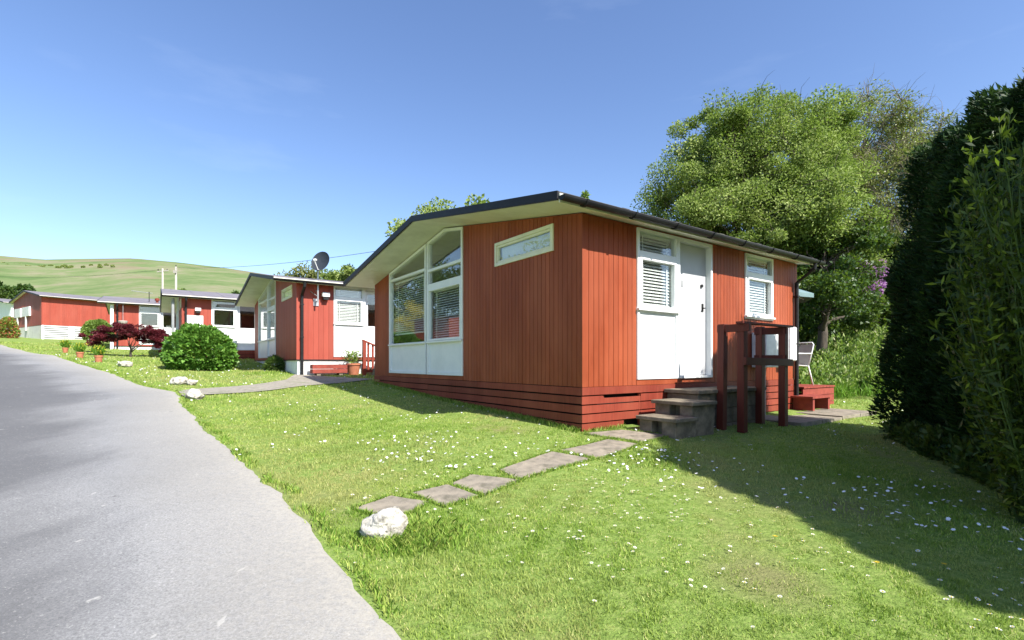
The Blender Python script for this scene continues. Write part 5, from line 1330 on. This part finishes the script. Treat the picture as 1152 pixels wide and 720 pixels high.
mb.add(vs, fs); mb.add(vs2, [tuple(reversed(f)) for f in fs]); mb.build('backrest', M['chair'], rt, fix=False, smooth=True)
ct('back_frame', [(.2, -.235, .40), (.33, -.235, .83), (.345, -.19, .87), (.345, .19, .87), (.33, .235, .83), (.2, .235, .40)], .013, 'signwhite')
for s_ in (-1, 1):
    ct('leg', [(-.22, s_*.24, .42), (-.27, s_*.25, .0)], .014, 'signwhite'); ct('leg', [(.19, s_*.235, .40), (.3, s_*.25, .0)], .014, 'signwhite')
    ct('armrest', [(-.25, s_*.25, .42), (-.27, s_*.27, .6), (-.22, s_*.28, .645), (.26, s_*.26, .64)], .016, 'signwhite')
rt = empty('parasol', at1(6.05, 1.15, gz + dh), RZ1, label='blue grey garden parasol showing past the far wall end', cat='parasol')
mb = MB(); mb.tube([(0, 0, 0), (0, 0, 2.25)], .02, 10); mb.build('pole', M['signwhite'], rt)
mb = MB(); mb.lathe([(.02, 0), (.24, 0), (.24, .06), (.04, .1), (.04, .25)], 16); mb.build('base', M['concrete'], rt)
mb = MB(); n = 8; top = (0, 0, 2.3); vs = [top]
for i in range(n): a = 2*math.pi*i/n + .2; vs.append((1.12*math.cos(a), 1.12*math.sin(a), 1.82))
for i in range(n): a = 2*math.pi*i/n + .2; vs.append((1.12*math.cos(a), 1.12*math.sin(a), 1.74))
mb.add(vs, [(0, i + 1, (i+1) % n + 1) for i in range(n)] + [(i+1, i+1+n, (i+1) % n + 1 + n, (i+1) % n + 1) for i in range(n)]); mb.build('canopy', M['parasol'], rt, fix=False)
for i in range(n):
    a = 2*math.pi*i/n + .2; mb = MB(); mb.tube([(0, 0, 2.26), (1.1*math.cos(a), 1.1*math.sin(a), 1.8)], .006, 4); mb.build('rib', M['steel'], rt, fix=False)

# ------------------------------------------------------------------ light, sky, camera
SUNE = R(44); AZ = math.atan2(.71, -.705)
Ld = Vector((math.sin(AZ)*math.cos(SUNE), math.cos(AZ)*math.cos(SUNE), math.sin(SUNE)))
sun = bpy.data.lights.new('sun', 'SUN'); sun.energy = 5.0; sun.angle = R(.53); sun.color = (1., .955, .88)
so = bpy.data.objects.new('sun', sun); COL.objects.link(so); so.rotation_euler = Ld.to_track_quat('Z', 'Y').to_euler(); so.location = (10, -10, 20)
w = bpy.data.worlds.new('World'); scene.world = w; w.use_nodes = True; nt = w.node_tree; nt.nodes.clear()
out = nt.nodes.new('ShaderNodeOutputWorld'); bg = nt.nodes.new('ShaderNodeBackground'); sky = nt.nodes.new('ShaderNodeTexSky')
sky.sky_type = 'NISHITA'; sky.sun_disc = False; sky.sun_elevation = SUNE; sky.sun_rotation = AZ; sky.altitude = 50; sky.air_density = 1.; sky.dust_density = .7; sky.ozone_density = 2.3
tc = nt.nodes.new('ShaderNodeTexCoord'); mp = nt.nodes.new('ShaderNodeMapping'); mp.inputs['Scale'].default_value = (1.2, 1.2, 5.); mp.inputs['Rotation'].default_value = (.1, .25, .3)
nt.links.new(tc.outputs['Generated'], mp.inputs[0]); nz = nt.nodes.new('ShaderNodeTexNoise'); nz.inputs['Scale'].default_value = 2.2; nz.inputs['Detail'].default_value = 7; nz.inputs['Roughness'].default_value = .55
nt.links.new(mp.outputs[0], nz.inputs['Vector'])
hs = nt.nodes.new('ShaderNodeHueSaturation'); hs.inputs['Saturation'].default_value = 1.09; hs.inputs['Hue'].default_value = .508; nt.links.new(sky.outputs[0], hs.inputs['Color'])
f = ramp(nt, nz.outputs['Fac'], [(.6, 0.), (.95, .1)])
c = mixc(nt, f, hs.outputs[0], (7., 7.6, 8.6))
nt.links.new(c, bg.inputs[0]); bg.inputs[1].default_value = .122; nt.links.new(bg.outputs[0], out.inputs[0])
cam = bpy.data.cameras.new('camera'); co = bpy.data.objects.new('camera', cam); COL.objects.link(co); scene.camera = co
co.location = (0, 0, EYE); co.rotation_euler = (R(90), 0, 0); cam.sensor_width = 36; cam.lens = 36*F/1152; cam.shift_y = (HY - 360)/1152; cam.clip_start = .05; cam.clip_end = 4000
vs_ = scene.view_settings; vs_.view_transform = 'Standard'; vs_.look = 'None'; vs_.exposure = .98; vs_.gamma = 1; vs_.use_curve_mapping = False
scene.render.engine = 'CYCLES'; scene.cycles.max_bounces = 8; scene.cycles.transparent_max_bounces = 12
